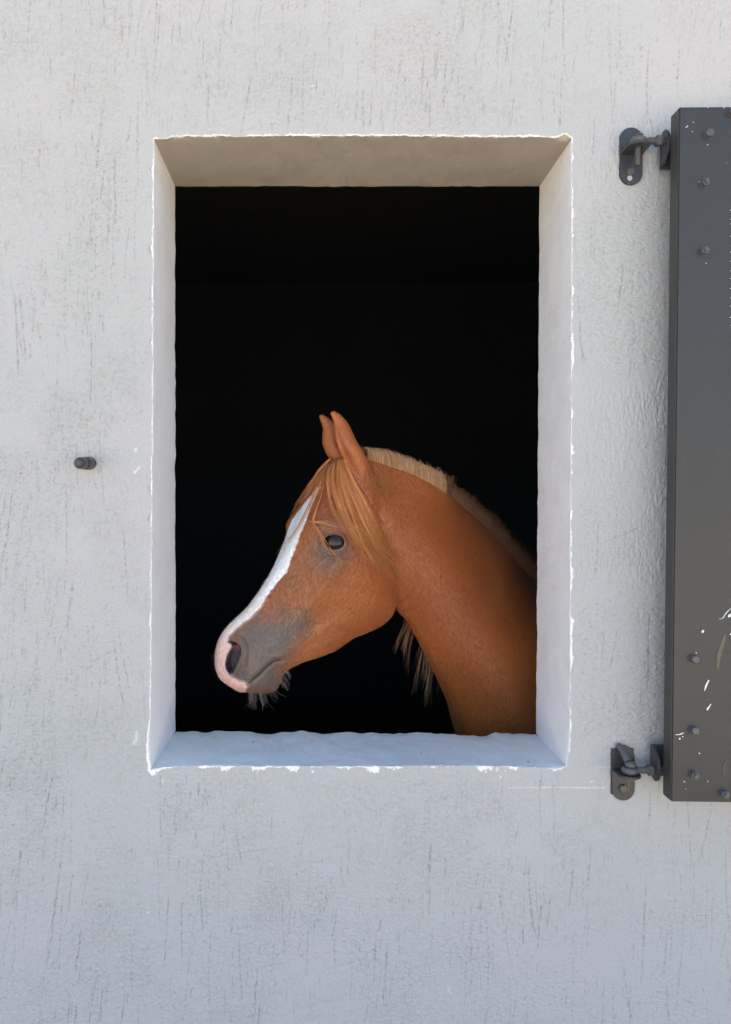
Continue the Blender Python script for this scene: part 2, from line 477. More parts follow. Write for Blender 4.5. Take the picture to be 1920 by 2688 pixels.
# reveal faces: two jambs, soffit and sill run from the wall face back to the inside face
IN = dict(TL=at(460, 489, WT), TR=at(1417, 489, WT), BL=at(461, 1918, WT), BR=at(1408, 1925, WT))
def mat_reveal(name, c0, c1, spots=0.0, cream=False):
    m, n, l, p = new_mat(name)
    tc = n.new('ShaderNodeTexCoord')
    ac = n.new('ShaderNodeAttribute'); ac.attribute_name = 'chip'
    a = N(n, 'ShaderNodeTexNoise', Scale=9.0, Detail=8.0, Roughness=0.65); l.new(tc.outputs['Object'], a.inputs['Vector'])
    r = ramp(n, 0.32, 0.68); l.new(a.outputs[0], r.inputs[0])
    c = mixc(n, l, r.outputs[0], c0, c1)
    if spots:
        mp = N(n, 'ShaderNodeMapping'); mp.inputs['Scale'].default_value = (60, 130, 60); l.new(tc.outputs['Object'], mp.inputs[0])
        v = N(n, 'ShaderNodeTexNoise', Scale=1.0, Detail=2.0); l.new(mp.outputs[0], v.inputs['Vector'])
        rr = ramp(n, 0.70, 0.73); l.new(v.outputs[0], rr.inputs[0])
        c = mixc(n, l, rr.outputs[0], c, (0.85, 0.85, 0.83))
        v2 = N(n, 'ShaderNodeTexNoise', Scale=70.0, Detail=1.0); l.new(tc.outputs['Object'], v2.inputs['Vector'])
        r2 = ramp(n, 0.78, 0.80); l.new(v2.outputs[0], r2.inputs[0])
        c = mixc(n, l, r2.outputs[0], c, (0.08, 0.07, 0.06))
    c = mixc(n, l, ac.outputs['Fac'], c, (0.88, 0.86, 0.82))
    l.new(c, p.inputs['Base Color']); p.inputs['Roughness'].default_value = 0.55; p.inputs['Specular IOR Level'].default_value = 0.35
    b = N(n, 'ShaderNodeTexNoise', Scale=55.0, Detail=8.0, Roughness=0.6); l.new(tc.outputs['Object'], b.inputs['Vector'])
    bp = N(n, 'ShaderNodeBump', Strength=0.25, Distance=0.002); l.new(b.outputs[0], bp.inputs['Height']); l.new(bp.outputs[0], p.inputs['Normal'])
    return m
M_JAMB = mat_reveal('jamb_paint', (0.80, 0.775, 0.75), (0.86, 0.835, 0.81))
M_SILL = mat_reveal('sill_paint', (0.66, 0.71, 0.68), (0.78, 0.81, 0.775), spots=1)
M_SOFF = mat_reveal('soffit_shade_paint', (0.43, 0.365, 0.285), (0.47, 0.41, 0.33))  # the soffit's dim warm bounce light is put into its colour

def reveal(name, loop, pa, pb, nrm, mat, amp, wav, seed, parent, curve=0.0):
    n = len(loop); m = 70
    s = np.linspace(0, 1, n)[:, None]
    inner = np.array(pa)[None] * (1 - s) + np.array(pb)[None] * s
    d = np.linspace(0, 1, m)[None, :, None]
    k_ = 61; kern = np.ones(k_) / k_
    smo = np.stack([np.convolve(np.pad(loop[:, c], k_ // 2, mode='reflect', reflect_type='odd'), kern, 'valid') for c in range(3)], 1)
    e_ = np.clip(1 - d / 0.05, 0, 1)
    P = (loop[:, None, :] * e_ + smo[:, None, :] * (1 - e_)) * (1 - d) + inner[:, None, :] * d
    L = np.linalg.norm(np.array(pb) - np.array(pa)); px = L / n
    bumpy = spectral(n, m, 0.0022, 0.016, 0.16, 1.6, seed) * amp + spectral(n, m, 0.0022, 0.005, 0.03, 1.0, seed + 5) * amp * 0.12
    dd = np.broadcast_to(d[:, :, 0], (n, m))
    bumpy = bumpy * np.clip(dd / 0.03, 0, 1)
    wave = spectral(n, 2, px, 0.022, 0.14, 1.0, seed + 1)[:, :1] * wav * np.clip((dd - 0.75) / 0.25, 0, 1) ** 2
    env = np.clip(np.minimum(s[:, 0], 1 - s[:, 0]) / 0.03, 0, 1)[:, None]
    roll = curve * np.clip((dd - 0.8) / 0.2, 0, 1) ** 2
    P = P + np.array(nrm)[None, None] * ((bumpy + wave) * env - roll)[:, :, None]
    idx = np.arange(n * m).reshape(n, m)
    Q = np.stack([idx[:-1, :-1], idx[1:, :-1], idx[1:, 1:], idx[:-1, 1:]], -1).reshape(-1, 4)
    me = np_mesh(name, P.reshape(-1, 3), Q)
    en = edge_noise(np.linspace(0, L, n), seed)[:, None]
    chip = np.clip((0.010 + 0.010 * en - dd) / 0.01, 0, 1)
    set_attr(me, 'chip', chip)
    return link_mesh(name, me, mat, parent)
reveal('jamb', LOOPS['left'], IN['BL'], IN['TL'], (1, 0, 0), M_JAMB, 0.0004, 0.00012, 41, WALL)
reveal('jamb', LOOPS['right'], IN['BR'], IN['TR'], (-1, 0, 0), M_JAMB, 0.0004, 0.00015, 44, WALL)
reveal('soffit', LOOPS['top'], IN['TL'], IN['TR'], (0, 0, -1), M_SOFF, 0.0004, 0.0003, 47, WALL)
reveal('sill', LOOPS['bottom'], IN['BL'], IN['BR'], (0, 0, 1), M_SILL, 0.0006, 0.0017, 51, WALL, 0.002)

# the dark inside: stall walls, floor and a flat roof with a small eave
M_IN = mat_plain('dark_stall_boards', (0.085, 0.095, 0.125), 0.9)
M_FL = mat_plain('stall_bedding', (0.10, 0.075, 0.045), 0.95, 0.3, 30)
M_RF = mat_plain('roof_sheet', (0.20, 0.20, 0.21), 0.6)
def slab(name, a, b, mat, parent=stable):
    x0, y0, z0 = a; x1, y1, z1 = b
    mb = MB()
    mb.prism([(x0, y0, z0), (x1, y0, z0), (x1, y1, z0), (x0, y1, z0)], (0, 0, z1 - z0))
    return mb.build(name, mat, parent, smooth=False)
# inner lining of the front wall in four pieces round the opening
ia, ib = IN['BL'].x, IN['TR'].x
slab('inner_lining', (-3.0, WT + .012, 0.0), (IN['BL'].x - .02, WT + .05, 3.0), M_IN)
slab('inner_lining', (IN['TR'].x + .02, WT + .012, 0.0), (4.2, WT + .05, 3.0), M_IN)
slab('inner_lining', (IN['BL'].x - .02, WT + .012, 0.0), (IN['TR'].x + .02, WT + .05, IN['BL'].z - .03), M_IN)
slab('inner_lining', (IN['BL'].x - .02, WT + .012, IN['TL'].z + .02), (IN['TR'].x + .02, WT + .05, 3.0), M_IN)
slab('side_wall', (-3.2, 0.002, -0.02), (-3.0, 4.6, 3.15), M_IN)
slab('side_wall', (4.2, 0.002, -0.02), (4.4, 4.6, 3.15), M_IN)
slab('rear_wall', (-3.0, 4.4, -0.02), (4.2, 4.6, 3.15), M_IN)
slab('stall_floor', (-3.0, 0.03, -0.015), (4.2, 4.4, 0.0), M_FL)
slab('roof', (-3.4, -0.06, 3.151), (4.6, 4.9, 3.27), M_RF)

# ------------------------------------------------------------------ horse
PSI = R(20)
CS, SN = math.cos(PSI), math.sin(PSI)
EA = np.array([CS, SN, 0.0])        # rearward, away from the muzzle
EL = np.array([SN, -CS, 0.0])       # lateral, towards the viewer's side
CAMP = np.array([0, -CD, CZ])
def c2s(cx, cy): return 540 + cx / 1.80444, 1040 + cy / 1.80444
def ray(cx, cy):
    sx, sy = c2s(np.asarray(cx, float), np.asarray(cy, float))
    return np.stack([(sx - VX) / F, np.ones_like(sx), -(sy - VY) / F], -1)
_r = ray(740, 300); POLL = CAMP + _r * (CD + 0.330)
def mid(cx, cy, w=0.0):
    """point seen at (cx, cy) of the traced drawing, lying w metres from the horse's median plane"""
    r = ray(cx, cy)
    t = ((POLL + EL * w - CAMP) @ EL) / (r @ EL)
    return CAMP + r * t[..., None] if np.ndim(t) else CAMP + r * t
def proj(P):
    d = P - CAMP
    sx = VX + F * d[..., 0] / d[..., 1]; sy = VY - F * d[..., 2] / d[..., 1]
    return (sx - 540) * 1.80444, (sy - 1040) * 1.80444

def cr(A, M):
    """Catmull-Rom through the rows of A, M samples"""
    A = np.asarray(A, float); n = len(A)
    E = np.concatenate([2 * A[:1] - A[1:2], A, 2 * A[-1:] - A[-2:-1]])
    t = np.linspace(0, n - 1, M); i = np.minimum(t.astype(int), n - 2); f = (t - i)[:, None]
    p0, p1, p2, p3 = E[i], E[i + 1], E[i + 2], E[i + 3]
    return 0.5 * (2 * p1 + (p2 - p0) * f + (2 * p0 - 5 * p1 + 4 * p2 - p3) * f ** 2 + (3 * p1 - p0 - 3 * p2 + p3) * f ** 3)

BODY_V, BODY_F = [], []
def add_loft(rings):
    base = sum(len(v) for v in BODY_V)
    M, K, _ = rings.shape
    V = np.concatenate([rings.reshape(-1, 3), rings[0].mean(0)[None], rings[-1].mean(0)[None]])
    f = []
    for i in range(M - 1):
        for k in range(K):
            f.append((base + i * K + k, base + i * K + (k + 1) % K, base + (i + 1) * K + (k + 1) % K, base + (i + 1) * K + k))
    for k in range(K):
        f.append((base + M * K, base + (k + 1) % K, base + k))
        f.append((base + M * K + 1, base + (M - 1) * K + k, base + (M - 1) * K + (k + 1) % K))
    BODY_V.append(V); BODY_F.extend(f)

def loft_TB(T3, B3, W, M=70, K=56, pw=0.85):
    pws = np.broadcast_to(np.asarray(pw, float), (len(T3),))[:, None]
    A = cr(np.concatenate([T3, B3, W, pws], 1), M)
    T, B, Wd, PW = A[:, :3], A[:, 3:6], np.maximum(A[:, 6:-1], 0.001), np.clip(A[:, -1], 0.25, 1)
    phi = np.linspace(0, 2 * math.pi, K, endpoint=False)
    v = (1 - np.cos(phi)) / 2
    knots = np.linspace(0, 1, Wd.shape[1])
    rings = np.zeros((M, K, 3))
    for i in range(M):
        pl = np.interp(v, knots, Wd[i])
        # soften the piecewise interpolation
        pl = (pl + np.roll(pl, 1) + np.roll(pl, -1) + np.roll(pl, 2) + np.roll(pl, -2)) / 5
        lat = pl * np.abs(np.sin(phi)) ** PW[i] * np.sign(np.sin(phi))
        rings[i] = T[i] + (B[i] - T[i]) * v[:, None] + EL * lat[:, None]
    add_loft(rings)

HEAD = [  # crop coords of upper midline, lower midline, half widths from top to bottom (mm)
    ((66, 1342), (160, 1402), (10, 14, 16, 14, 8)),
    ((46, 1280), (200, 1402), (22, 31, 34, 30, 18)),
    ((50, 1195), (262, 1406), (27, 40, 43, 36, 24)),
    ((84, 1116), (332, 1392), (26, 43, 46, 36, 24)),
    ((136, 1062), (372, 1310), (26, 40, 43, 34, 22)),
    ((200, 1002), (440, 1266), (27, 36, 41, 36, 22)),
    ((252, 934), (520, 1238), (30, 37, 42, 40, 26)),
    ((302, 858), (605, 1204), (33, 44, 48, 46, 30)),
    ((345, 780), (690, 1144), (40, 58, 60, 54, 36)),
    ((388, 690), (768, 1108), (52, 76, 74, 62, 42)),
    ((428, 612), (836, 1066), (64, 90, 82, 66, 46)),
    ((462, 540), (880, 1010), (66, 90, 84, 66, 46)),
    ((498, 462), (892, 920), (60, 80, 80, 64, 46)),
    ((538, 385), (880, 820), (50, 68, 74, 62, 44)),
    ((590, 320), (850, 700), (40, 56, 64, 56, 40)),
    ((660, 285), (830, 600), (32, 46, 54, 50, 34)),
    ((735, 290), (830, 520), (24, 34, 40, 36, 24)),
]
NECK = [
    ((690, 300), (800, 640), (20, 36, 46, 46, 30)),
    ((770, 285), (840, 860), (18, 42, 56, 54, 34)),
    ((870, 318), (905, 1012), (16, 42, 60, 58, 34)),
    ((1000, 365), (955, 1062), (15, 43, 63, 63, 40)),
    ((1130, 440), (1008, 1150), (16, 45, 69, 70, 46)),
    ((1260, 545), (1064, 1262), (17, 50, 78, 82, 54)),
    ((1390, 675), (1116, 1362), (20, 57, 90, 95, 66)),
    ((1510, 812), (1162, 1462), (26, 68, 106, 113, 80)),
    ((1640, 940), (1192, 1560), (36, 88, 124, 130, 96)),
    ((1760, 1040), (1230, 1700), (50, 110, 140, 146, 110)),
]
HEAD_PW = [.75, .72, .68, .64, .6, .56, .54, .52, .48, .40, .34, .34, .38, .5, .6, .7, .75]
for tab, M, pw in ((HEAD, 84, HEAD_PW), (NECK, 70, 0.85)):
    T3 = mid(*np.array([t[0] for t in tab], float).T); B3 = mid(*np.array([t[1] for t in tab], float).T)
    loft_TB(T3, B3, np.array([t[2] for t in tab]) / 1000.0, M, 60, pw)

def fr(a, z, w=0.0):
    return np.array([POLL[0], POLL[1], 0]) + EA * a + EL * w + np.array([0, 0, z])
TRUNK = [(.27, 1.08, .90, .07), (.33, 1.18, .82, .13), (.45, 1.25, .74, .17), (.62, 1.285, .69, .19), (.85, 1.25, .68, .21),
         (1.1, 1.24, .70, .215), (1.3, 1.27, .76, .205), (1.5, 1.27, .84, .19), (1.62, 1.2, .92, .14), (1.68, 1.12, 1.0, .07)]
loft_TB(np.array([fr(t[0], t[1]) for t in TRUNK]), np.array([fr(t[0], t[2]) for t in TRUNK]), np.array([[t[3] * k for k in (.6, .95, 1, .95, .6)] for t in TRUNK]), 40, 40, .9)

def add_tube(pts, rad, K=16, M=None):
    A = cr(np.concatenate([np.array(pts), np.array(rad)[:, None]], 1), M or len(pts) * 4)
    P, r = A[:, :3], np.maximum(A[:, 3], .002)
    t = np.gradient(P, axis=0); t /= np.linalg.norm(t, axis=1)[:, None]
    up = EL.copy(); rings = []
    for i in range(len(P)):
        u = up - t[i] * (up @ t[i]); u /= np.linalg.norm(u); b = np.cross(t[i], u)
        a = np.linspace(0, 2 * math.pi, K, endpoint=False)[:, None]
        rings.append(P[i] + (u * np.cos(a) + b * np.sin(a)) * r[i])
    add_loft(np.array(rings))
for s in (1, -1):
    add_tube([fr(.40, .95, .10 * s), fr(.42, .75, .11 * s), fr(.44, .58, .10 * s), fr(.43, .43, .095 * s), fr(.44, .28, .09 * s), fr(.44, .13, .09 * s), fr(.42, .06, .09 * s), fr(.41, 0, .09 * s)],
             [.10, .07, .045, .042, .025, .032, .026, .045])
    add_tube([fr(1.45, 1.0, .11 * s), fr(1.40, .78, .12 * s), fr(1.52, .58, .11 * s), fr(1.60, .48, .10 * s), fr(1.58, .3, .10 * s), fr(1.57, .14, .10 * s), fr(1.53, .07, .10 * s), fr(1.51, 0, .10 * s)],
             [.14, .10, .055, .045, .028, .034, .028, .045])

# ears: C-shaped cups open to the front, mirrored on both sides of the poll
EAR = [  # y of the drawing: left edge, right edge (near ear), lateral offset mm, lateral half depth mm
    (64, 592, 608, 34, 3.5), (78, 585, 634, 34, 7), (100, 595, 656, 34, 10), (130, 604, 678, 34, 13), (170, 610, 696, 38, 16), (210, 614, 714, 40, 19),
    (250, 626, 740, 40, 21), (295, 646, 764, 36, 22), (345, 676, 776, 36, 20), (400, 706, 790, 34, 18)]
def add_ear(s):
    A = cr(np.array(EAR, float), 44)
    rings = []
    n = 22
    for y, xl, xr, w, dep in A:
        c = (xl + xr) / 2; rx = (xr - xl) / 2 / 2214.0 ; ry = dep / 1000.0
        cen = mid(c, y + 4, w / 1000.0)
        rel = cen - POLL; a, z, w_ = rel @ EA, rel[2], rel @ EL
        ang = np.linspace(-R(112), R(176), n) if s > 0 else np.linspace(-R(176), R(112), n)
        th = min(0.0042, rx * 0.55)
        q = math.cos(PSI)
        out = np.stack([a + np.cos(ang) * rx / q, w_ + np.sin(ang) * ry], 1)
        inn = np.stack([a + np.cos(ang[::-1]) * max(rx - th, rx * .4) / q, w_ + np.sin(ang[::-1]) * max(ry - th, ry * .4)], 1)
        ring = np.concatenate([out, inn])
        rings.append(np.stack([POLL + EA * p[0] + EL * p[1] * s + np.array([0, 0, z]) for p in ring]))
    rings = np.array(rings)
    if s < 0:
        rings = rings[:, ::-1]
    add_loft(rings[::-1])
add_ear(1); add_ear(-1)

def remesh_body(voxel):
    V = np.concatenate(BODY_V)
    me = bpy.data.meshes.new('body_src'); me.from_pydata(V.tolist(), [], BODY_F)
    bm = bmesh.new(); bm.from_mesh(me); bmesh.ops.recalc_face_normals(bm, faces=bm.faces); bm.to_mesh(me); bm.free()
    o = bpy.data.objects.new('body_src', me); COL.objects.link(o)
    md = o.modifiers.new('r', 'REMESH'); md.mode = 'VOXEL'; md.voxel_size = voxel; md.adaptivity = 0
    dg = bpy.context.evaluated_depsgraph_get()
    out = bpy.data.meshes.new_from_object(o.evaluated_get(dg))
    bpy.data.objects.remove(o)
    return out

def get_co(me):
    a = np.empty(len(me.vertices) * 3, np.float32); me.vertices.foreach_get('co', a); return a.reshape(-1, 3).astype(np.float64)
def get_no(me):
    a = np.empty(len(me.vertices) * 3, np.float32); me.vertices.foreach_get('normal', a); return a.reshape(-1, 3).astype(np.float64)
def get_ed(me):
    a = np.empty(len(me.edges) * 2, np.int32); me.edges.foreach_get('vertices', a); return a.reshape(-1, 2)
def smooth(V, E, it, wgt):
    n = len(V); deg = np.bincount(E.ravel(), minlength=n).astype(float)
    wgt = np.broadcast_to(np.asarray(wgt, float), (n,))[:, None]
    for k in range(it):
        for lam in (0.55, -0.56):        # Taubin, keeps the volume
            S = np.stack([np.bincount(E[:, 0], V[E[:, 1], c], n) + np.bincount(E[:, 1], V[E[:, 0], c], n) for c in range(3)], 1) / deg[:, None]
            V = V + lam * wgt * (S - V)
    return V
def lap(V, E, it, wgt):
    n = len(V); deg = np.bincount(E.ravel(), minlength=n).astype(float); wgt = np.broadcast_to(np.asarray(wgt, float), (n,))[:, None]
    for k in range(it):
        S = np.stack([np.bincount(E[:, 0], V[E[:, 1], c], n) + np.bincount(E[:, 1], V[E[:, 0], c], n) for c in range(3)], 1) / deg[:, None]
        V = V + 0.5 * wgt * (S - V)
    return V

def gsn(cx, cy, x, y, rx, ry=None, ang=0.0):
    ry = ry or rx; c, s = math.cos(R(ang)), math.sin(R(ang))
    a = (cx - x) * c + (cy - y) * s; b = -(cx - x) * s + (cy - y) * c
    return np.exp(-((a / rx) ** 2 + (b / ry) ** 2) / 2)
def dline(cx, cy, pts):
    """distance to a polyline and position along it"""
    d = np.full(cx.shape, 1e9); tt = np.zeros(cx.shape); L = 0
    pts = np.array(cr(pts, 40))
    for (x0, y0), (x1, y1) in zip(pts[:-1], pts[1:]):
        dx, dy = x1 - x0, y1 - y0; l2 = dx * dx + dy * dy + 1e-9
        t = np.clip(((cx - x0) * dx + (cy - y0) * dy) / l2, 0, 1)
        q = np.hypot(cx - x0 - t * dx, cy - y0 - t * dy)
        u = q < d; d = np.where(u, q, d); tt = np.where(u, L + t, tt); L += 1
    return d, tt / L
def sdpoly(cx, cy, poly):
    poly = np.array(poly, float); d = np.full(cx.shape, 1e9); ins = np.zeros(cx.shape, bool)
    for i in range(len(poly)):
        x0, y0 = poly[i]; x1, y1 = poly[(i + 1) % len(poly)]
        dx, dy = x1 - x0, y1 - y0
        t = np.clip(((cx - x0) * dx + (cy - y0) * dy) / (dx * dx + dy * dy + 1e-9), 0, 1)
        d = np.minimum(d, np.hypot(cx - x0 - t * dx, cy - y0 - t * dy))
        cr_ = ((y0 <= cy) & (y1 > cy)) | ((y1 <= cy) & (y0 > cy))
        xi = x0 + (cy - y0) / (dy if abs(dy) > 1e-9 else 1e-9) * dx
        ins ^= cr_ & (cx < xi)
    return np.where(ins, -d, d)

EYE = (608, 691, 47, 34, 8)
NOSTRIL = [(108, 1160), (128, 1163), (150, 1172), (163, 1190), (165, 1215), (155, 1245), (142, 1280), (128, 1308), (112, 1314), (98, 1298), (92, 1270), (98, 1238), (112, 1208), (128, 1186), (122, 1174)]
MOUTH = [(196, 1368), (228, 1338), (258, 1312), (285, 1284), (312, 1262), (335, 1250), (356, 1250)]

def sculpt(V, Nn):
    rel = V - POLL; w = rel @ EL
    Vm = V - EL[None] * np.where(w < 0, 2 * w, 0)[:, None]        # far side folded on to the near side
    cx, cy = proj(Vm)
    wa = np.abs(w)
    side = np.where(w >= 0, 1.0, -1.0)
    D = np.zeros(len(V))       # along the outward lateral
    head = (cx < 960) & (cy > 250)
    sidey = np.clip(wa / 0.03, 0, 1)
    # brow ridge and orbit
    d_eye = np.sqrt((((cx - EYE[0]) * math.cos(R(EYE[4])) + (cy - EYE[1]) * math.sin(R(EYE[4]))) / EYE[2]) ** 2 + ((-(cx - EYE[0]) * math.sin(R(EYE[4])) + (cy - EYE[1]) * math.cos(R(EYE[4]))) / EYE[3]) ** 2)
    D += 8.0 * gsn(cx, cy, 600, 622, 70, 22, 8)
    D += 5.0 * gsn(cx, cy, 470, 560, 50, 60, -60)
    D += 4.0 * gsn(cx, cy, 560, 660, 30, 40, 0)
    D -= 8.0 * gsn(cx, cy, 690, 545, 46, 34, 55)          # hollow above the eye
    D -= 3.0 * gsn(cx, cy, 536, 712, 26, 14, 30)
    D -= 2.5 * gsn(cx, cy, 600, 775, 70, 26, 10)
    D += 5.0 * gsn(cx, cy, 640, 770, 70, 18, 28)
    # facial crest, cheek, jaw
    d, t = dline(cx, cy, [(640, 800), (585, 870), (530, 950), (490, 1000)])
    D += 4.5 * np.exp(-(d / 28) ** 2) * (1 - t * 0.6)
    D -= 5.0 * gsn(cx, cy, 450, 870, 80, 30, -58)
    D -= 4.0 * gsn(cx, cy, 610, 930, 40, 60, 30)
    D += 5.5 * gsn(cx, cy, 745, 900, 95, 115)
    D -= 7.0 * gsn(cx, cy, 580, 1050, 95, 34, -38)
    d, t = dline(cx, cy, [(700, 1128), (640, 1110), (560, 1150), (470, 1200), (400, 1250)])
    D -= 2.4 * np.exp(-(d / 20) ** 2)
    d, t = dline(cx, cy, [(770, 520), (850, 700), (905, 860), (922, 985)])
    D -= 5.5 * np.exp(-(d / 36) ** 2)
    d, t = dline(cx, cy, [(300, 1180), (380, 1110), (470, 1020)])
    D += 2.0 * np.exp(-(d / 34) ** 2)
    # muzzle: nostril flare, lips, chin
    sn = sdpoly(cx, cy, NOSTRIL)
    D += 6.0 * np.exp(-(np.clip(sn, 0, None) / 20) ** 2) * np.clip(sidey, 0.3, 1) * (sn < 200)
    B = 30.0 * np.clip((-sn + 3) / 13, 0, 1) ** 0.8
    D -= 3.5 * gsn(cx, cy, 205, 1150, 26, 40, 20)
    d, t = dline(cx, cy, [(120, 1140), (165, 1150), (192, 1195), (180, 1270)])
    D += 2.0 * np.exp(-(d / 12) ** 2)
    d, t = dline(cx, cy, [(178, 1130), (212, 1190), (205, 1280)])
    D -= 1.8 * np.exp(-(d / 10) ** 2)
    dm, tm = dline(cx, cy, MOUTH)
    D -= 4.5 * np.exp(-(dm / 5.0) ** 2) * np.clip(1.1 - tm ** 6, 0, 1)
    D += 2.4 * np.exp(-((dm - 20) / 12) ** 2)
    D += 4.0 * gsn(cx, cy, 275, 1362, 44, 26, -35)
    # neck muscles
    d, t = dline(cx, cy, [(960, 1060), (1050, 1180), (1130, 1330), (1230, 1500)])
    D -= 4.0 * np.exp(-((d - 30) / 26) ** 2)
    d, t = dline(cx, cy, [(830, 420), (1000, 600), (1150, 850), (1260, 1150)])
    D += 3.0 * np.exp(-(d / 90) ** 2)
    d, t = dline(cx, cy, [(800, 400), (960, 430), (1120, 540), (1260, 680), (1400, 860)])
    D -= 3.0 * np.exp(-(d / 34) ** 2)
    # veins and skin folds
    for pts, wd, am in (([(520, 775), (505, 850), (520, 930), (500, 985), (455, 1030)], 7, 1.3), ([(520, 930), (575, 985), (640, 1015)], 6, 1.0), ([(500, 985), (420, 1000), (350, 990)], 6, 1.1),
                        ([(590, 800), (570, 850), (540, 880)], 6, 0.8), ([(790, 860), (800, 960), (760, 1050)], 9, 0.9), ([(660, 980), (720, 1040), (700, 1090)], 7, 0.8)):
        d, t = dline(cx, cy, pts); D += am * np.exp(-(d / wd) ** 2) * np.sin(np.pi * np.clip(t, 0.03, 0.97)) ** 0.5
    for pts, wd, am in (([(900, 1000), (960, 960), (1010, 900)], 9, 1.6), ([(925, 1030), (990, 1010), (1050, 960)], 10, 1.3), ([(215, 1160), (245, 1210), (240, 1270)], 7, 0.9), ([(232, 1140), (275, 1200), (280, 1250)], 8, 0.8),
                        ([(355, 1252), (385, 1240), (410, 1205)], 9, 1.6), ([(540, 700), (520, 740), (535, 770)], 6, 0.8), ([(560, 745), (600, 760), (650, 745)], 5, 1.0), ([(545, 640), (590, 615), (650, 630)], 6, 1.6)):
        d, t = dline(cx, cy, pts); D -= am * np.exp(-(d / wd) ** 2) * np.sin(np.pi * np.clip(t, 0.03, 0.97)) ** 0.5
    d, t = dline(cx, cy, [(618, 140), (640, 215), (676, 295), (722, 372)]); D -= 4.5 * np.exp(-(d / 13) ** 2) * np.sin(np.pi * np.clip(t, 0.03, 0.97)) ** 0.5
    # eyelids and the opening for the eyeball
    lid = np.exp(-((d_eye - 1.14) / 0.13) ** 2); up = np.clip((EYE[1] + 12 - cy) / 30, 0, 1)
    D += lid * (2.6 + 3.4 * up)
    D -= 2.2 * np.exp(-((d_eye - 1.62) / 0.13) ** 2) * up
    D -= 1.4 * np.exp(-((d_eye - 1.58) / 0.13) ** 2) * (1 - up)
    B = B + 15.0 * np.clip((1.0 - d_eye) / 0.12, 0, 1)
    fade = np.clip((1250 - cx) / 300, 0, 1)
    out = V + EL[None] * (D * 0.001 * side * sidey * fade)[:, None]
    brow = 15.0 * gsn(cx, cy, 500, 612, 46, 72, -60) * np.clip((wa - 0.022) / 0.03, 0, 1) * 0.001
    out = out - EA[None] * (brow * np.where(w < 0, 1.0, 0.35))[:, None]
    back = EA[None] * SN - EL[None] * (CS * side)[:, None]
    return out + back * (B * 0.001)[:, None]

def bend(V):
    """the neck and trunk turn away from the window into the stall"""
    a = (V - POLL) @ EA
    def f(q):
        t = np.clip(q - 0.10, 0, None); k = 0.36
        return np.where(t < 0.45, k * t * t, k * 0.45 * (2 * t - 0.45))
    dc = f(np.minimum(a, 0.62)); dr = f(a) - dc
    s_ = 1 + dc / (V[:, 1] + CD)
    O = CAMP + (V - CAMP) * s_[:, None]
    zf = np.clip((V[:, 2] - 0.78) / 0.2, 0, 1)
    O[:, 2] = O[:, 2] * zf + V[:, 2] * (1 - zf)
    O[:, 1] += dr
    return O

def build_body():
    me = remesh_body(0.0032)
    V = get_co(me); E = get_ed(me)
    cx, cy = proj(V); w = (V - POLL) @ EL
    ears = (cy < 330) & (cx < 780)
    V = lap(V, E, 10, np.where(ears, 0.25, 1.0))
    throat = gsn(cx, cy, 890, 960, 70, 110)
    V = lap(V, E, 40, np.clip(throat + 0.7 * gsn(cx, cy, 760, 420, 60, 70), 0, 1))
    V = lap(V, E, 60, np.clip((cx - 1000) / 300, 0, 1) * 0.8)
    me.vertices.foreach_set('co', V.astype(np.float32).ravel())
    # finer faces on the head
    bm = bmesh.new(); bm.from_mesh(me)
    bm.verts.ensure_lookup_table()
    hm = (cx < 980) & (cy < 1460) & (cx > -100)
    es = [e for e in bm.edges if hm[e.verts[0].index] and hm[e.verts[1].index]]
    bmesh.ops.subdivide_edges(bm, edges=es, cuts=1, use_grid_fill=True)
    bm.to_mesh(me); bm.free()
    V = get_co(me)
    rel = V - POLL; w_ = rel @ EL
    cx, cy = proj(V - EL[None] * np.where(w_ < 0, 2 * w_, 0)[:, None])
    fine = (np.hypot((cx - 608) / 100, (cy - 691) / 90) < 1) | ((cx < 390) & (cy > 1120) & (cy < 1430))
    fine &= w_ > -0.03
    bm = bmesh.new(); bm.from_mesh(me); bm.verts.ensure_lookup_table()
    es = [e for e in bm.edges if fine[e.verts[0].index] and fine[e.verts[1].index]]
    bmesh.ops.subdivide_edges(bm, edges=es, cuts=1, use_grid_fill=True)
    bm.to_mesh(me); bm.free()
    V = get_co(me); E = get_ed(me)
    cx, cy = proj(V)
    hm = (cx < 960) & (cy < 1440)
    V = lap(V, E, 3, np.where(hm, 1.0, 0.0))
    me.vertices.foreach_set('co', V.astype(np.float32).ravel()); me.update()
    V = sculpt(V, get_no(me))
    V = lap(V, E, 1, np.where(hm, 0.5, 0.0))
    me.vertices.foreach_set('co', V.astype(np.float32).ravel()); me.update()
    return me, V

def finish_body(me, V):
    V = bend(V)
    me.vertices.foreach_set('co', V.astype(np.float32).ravel()); me.update()

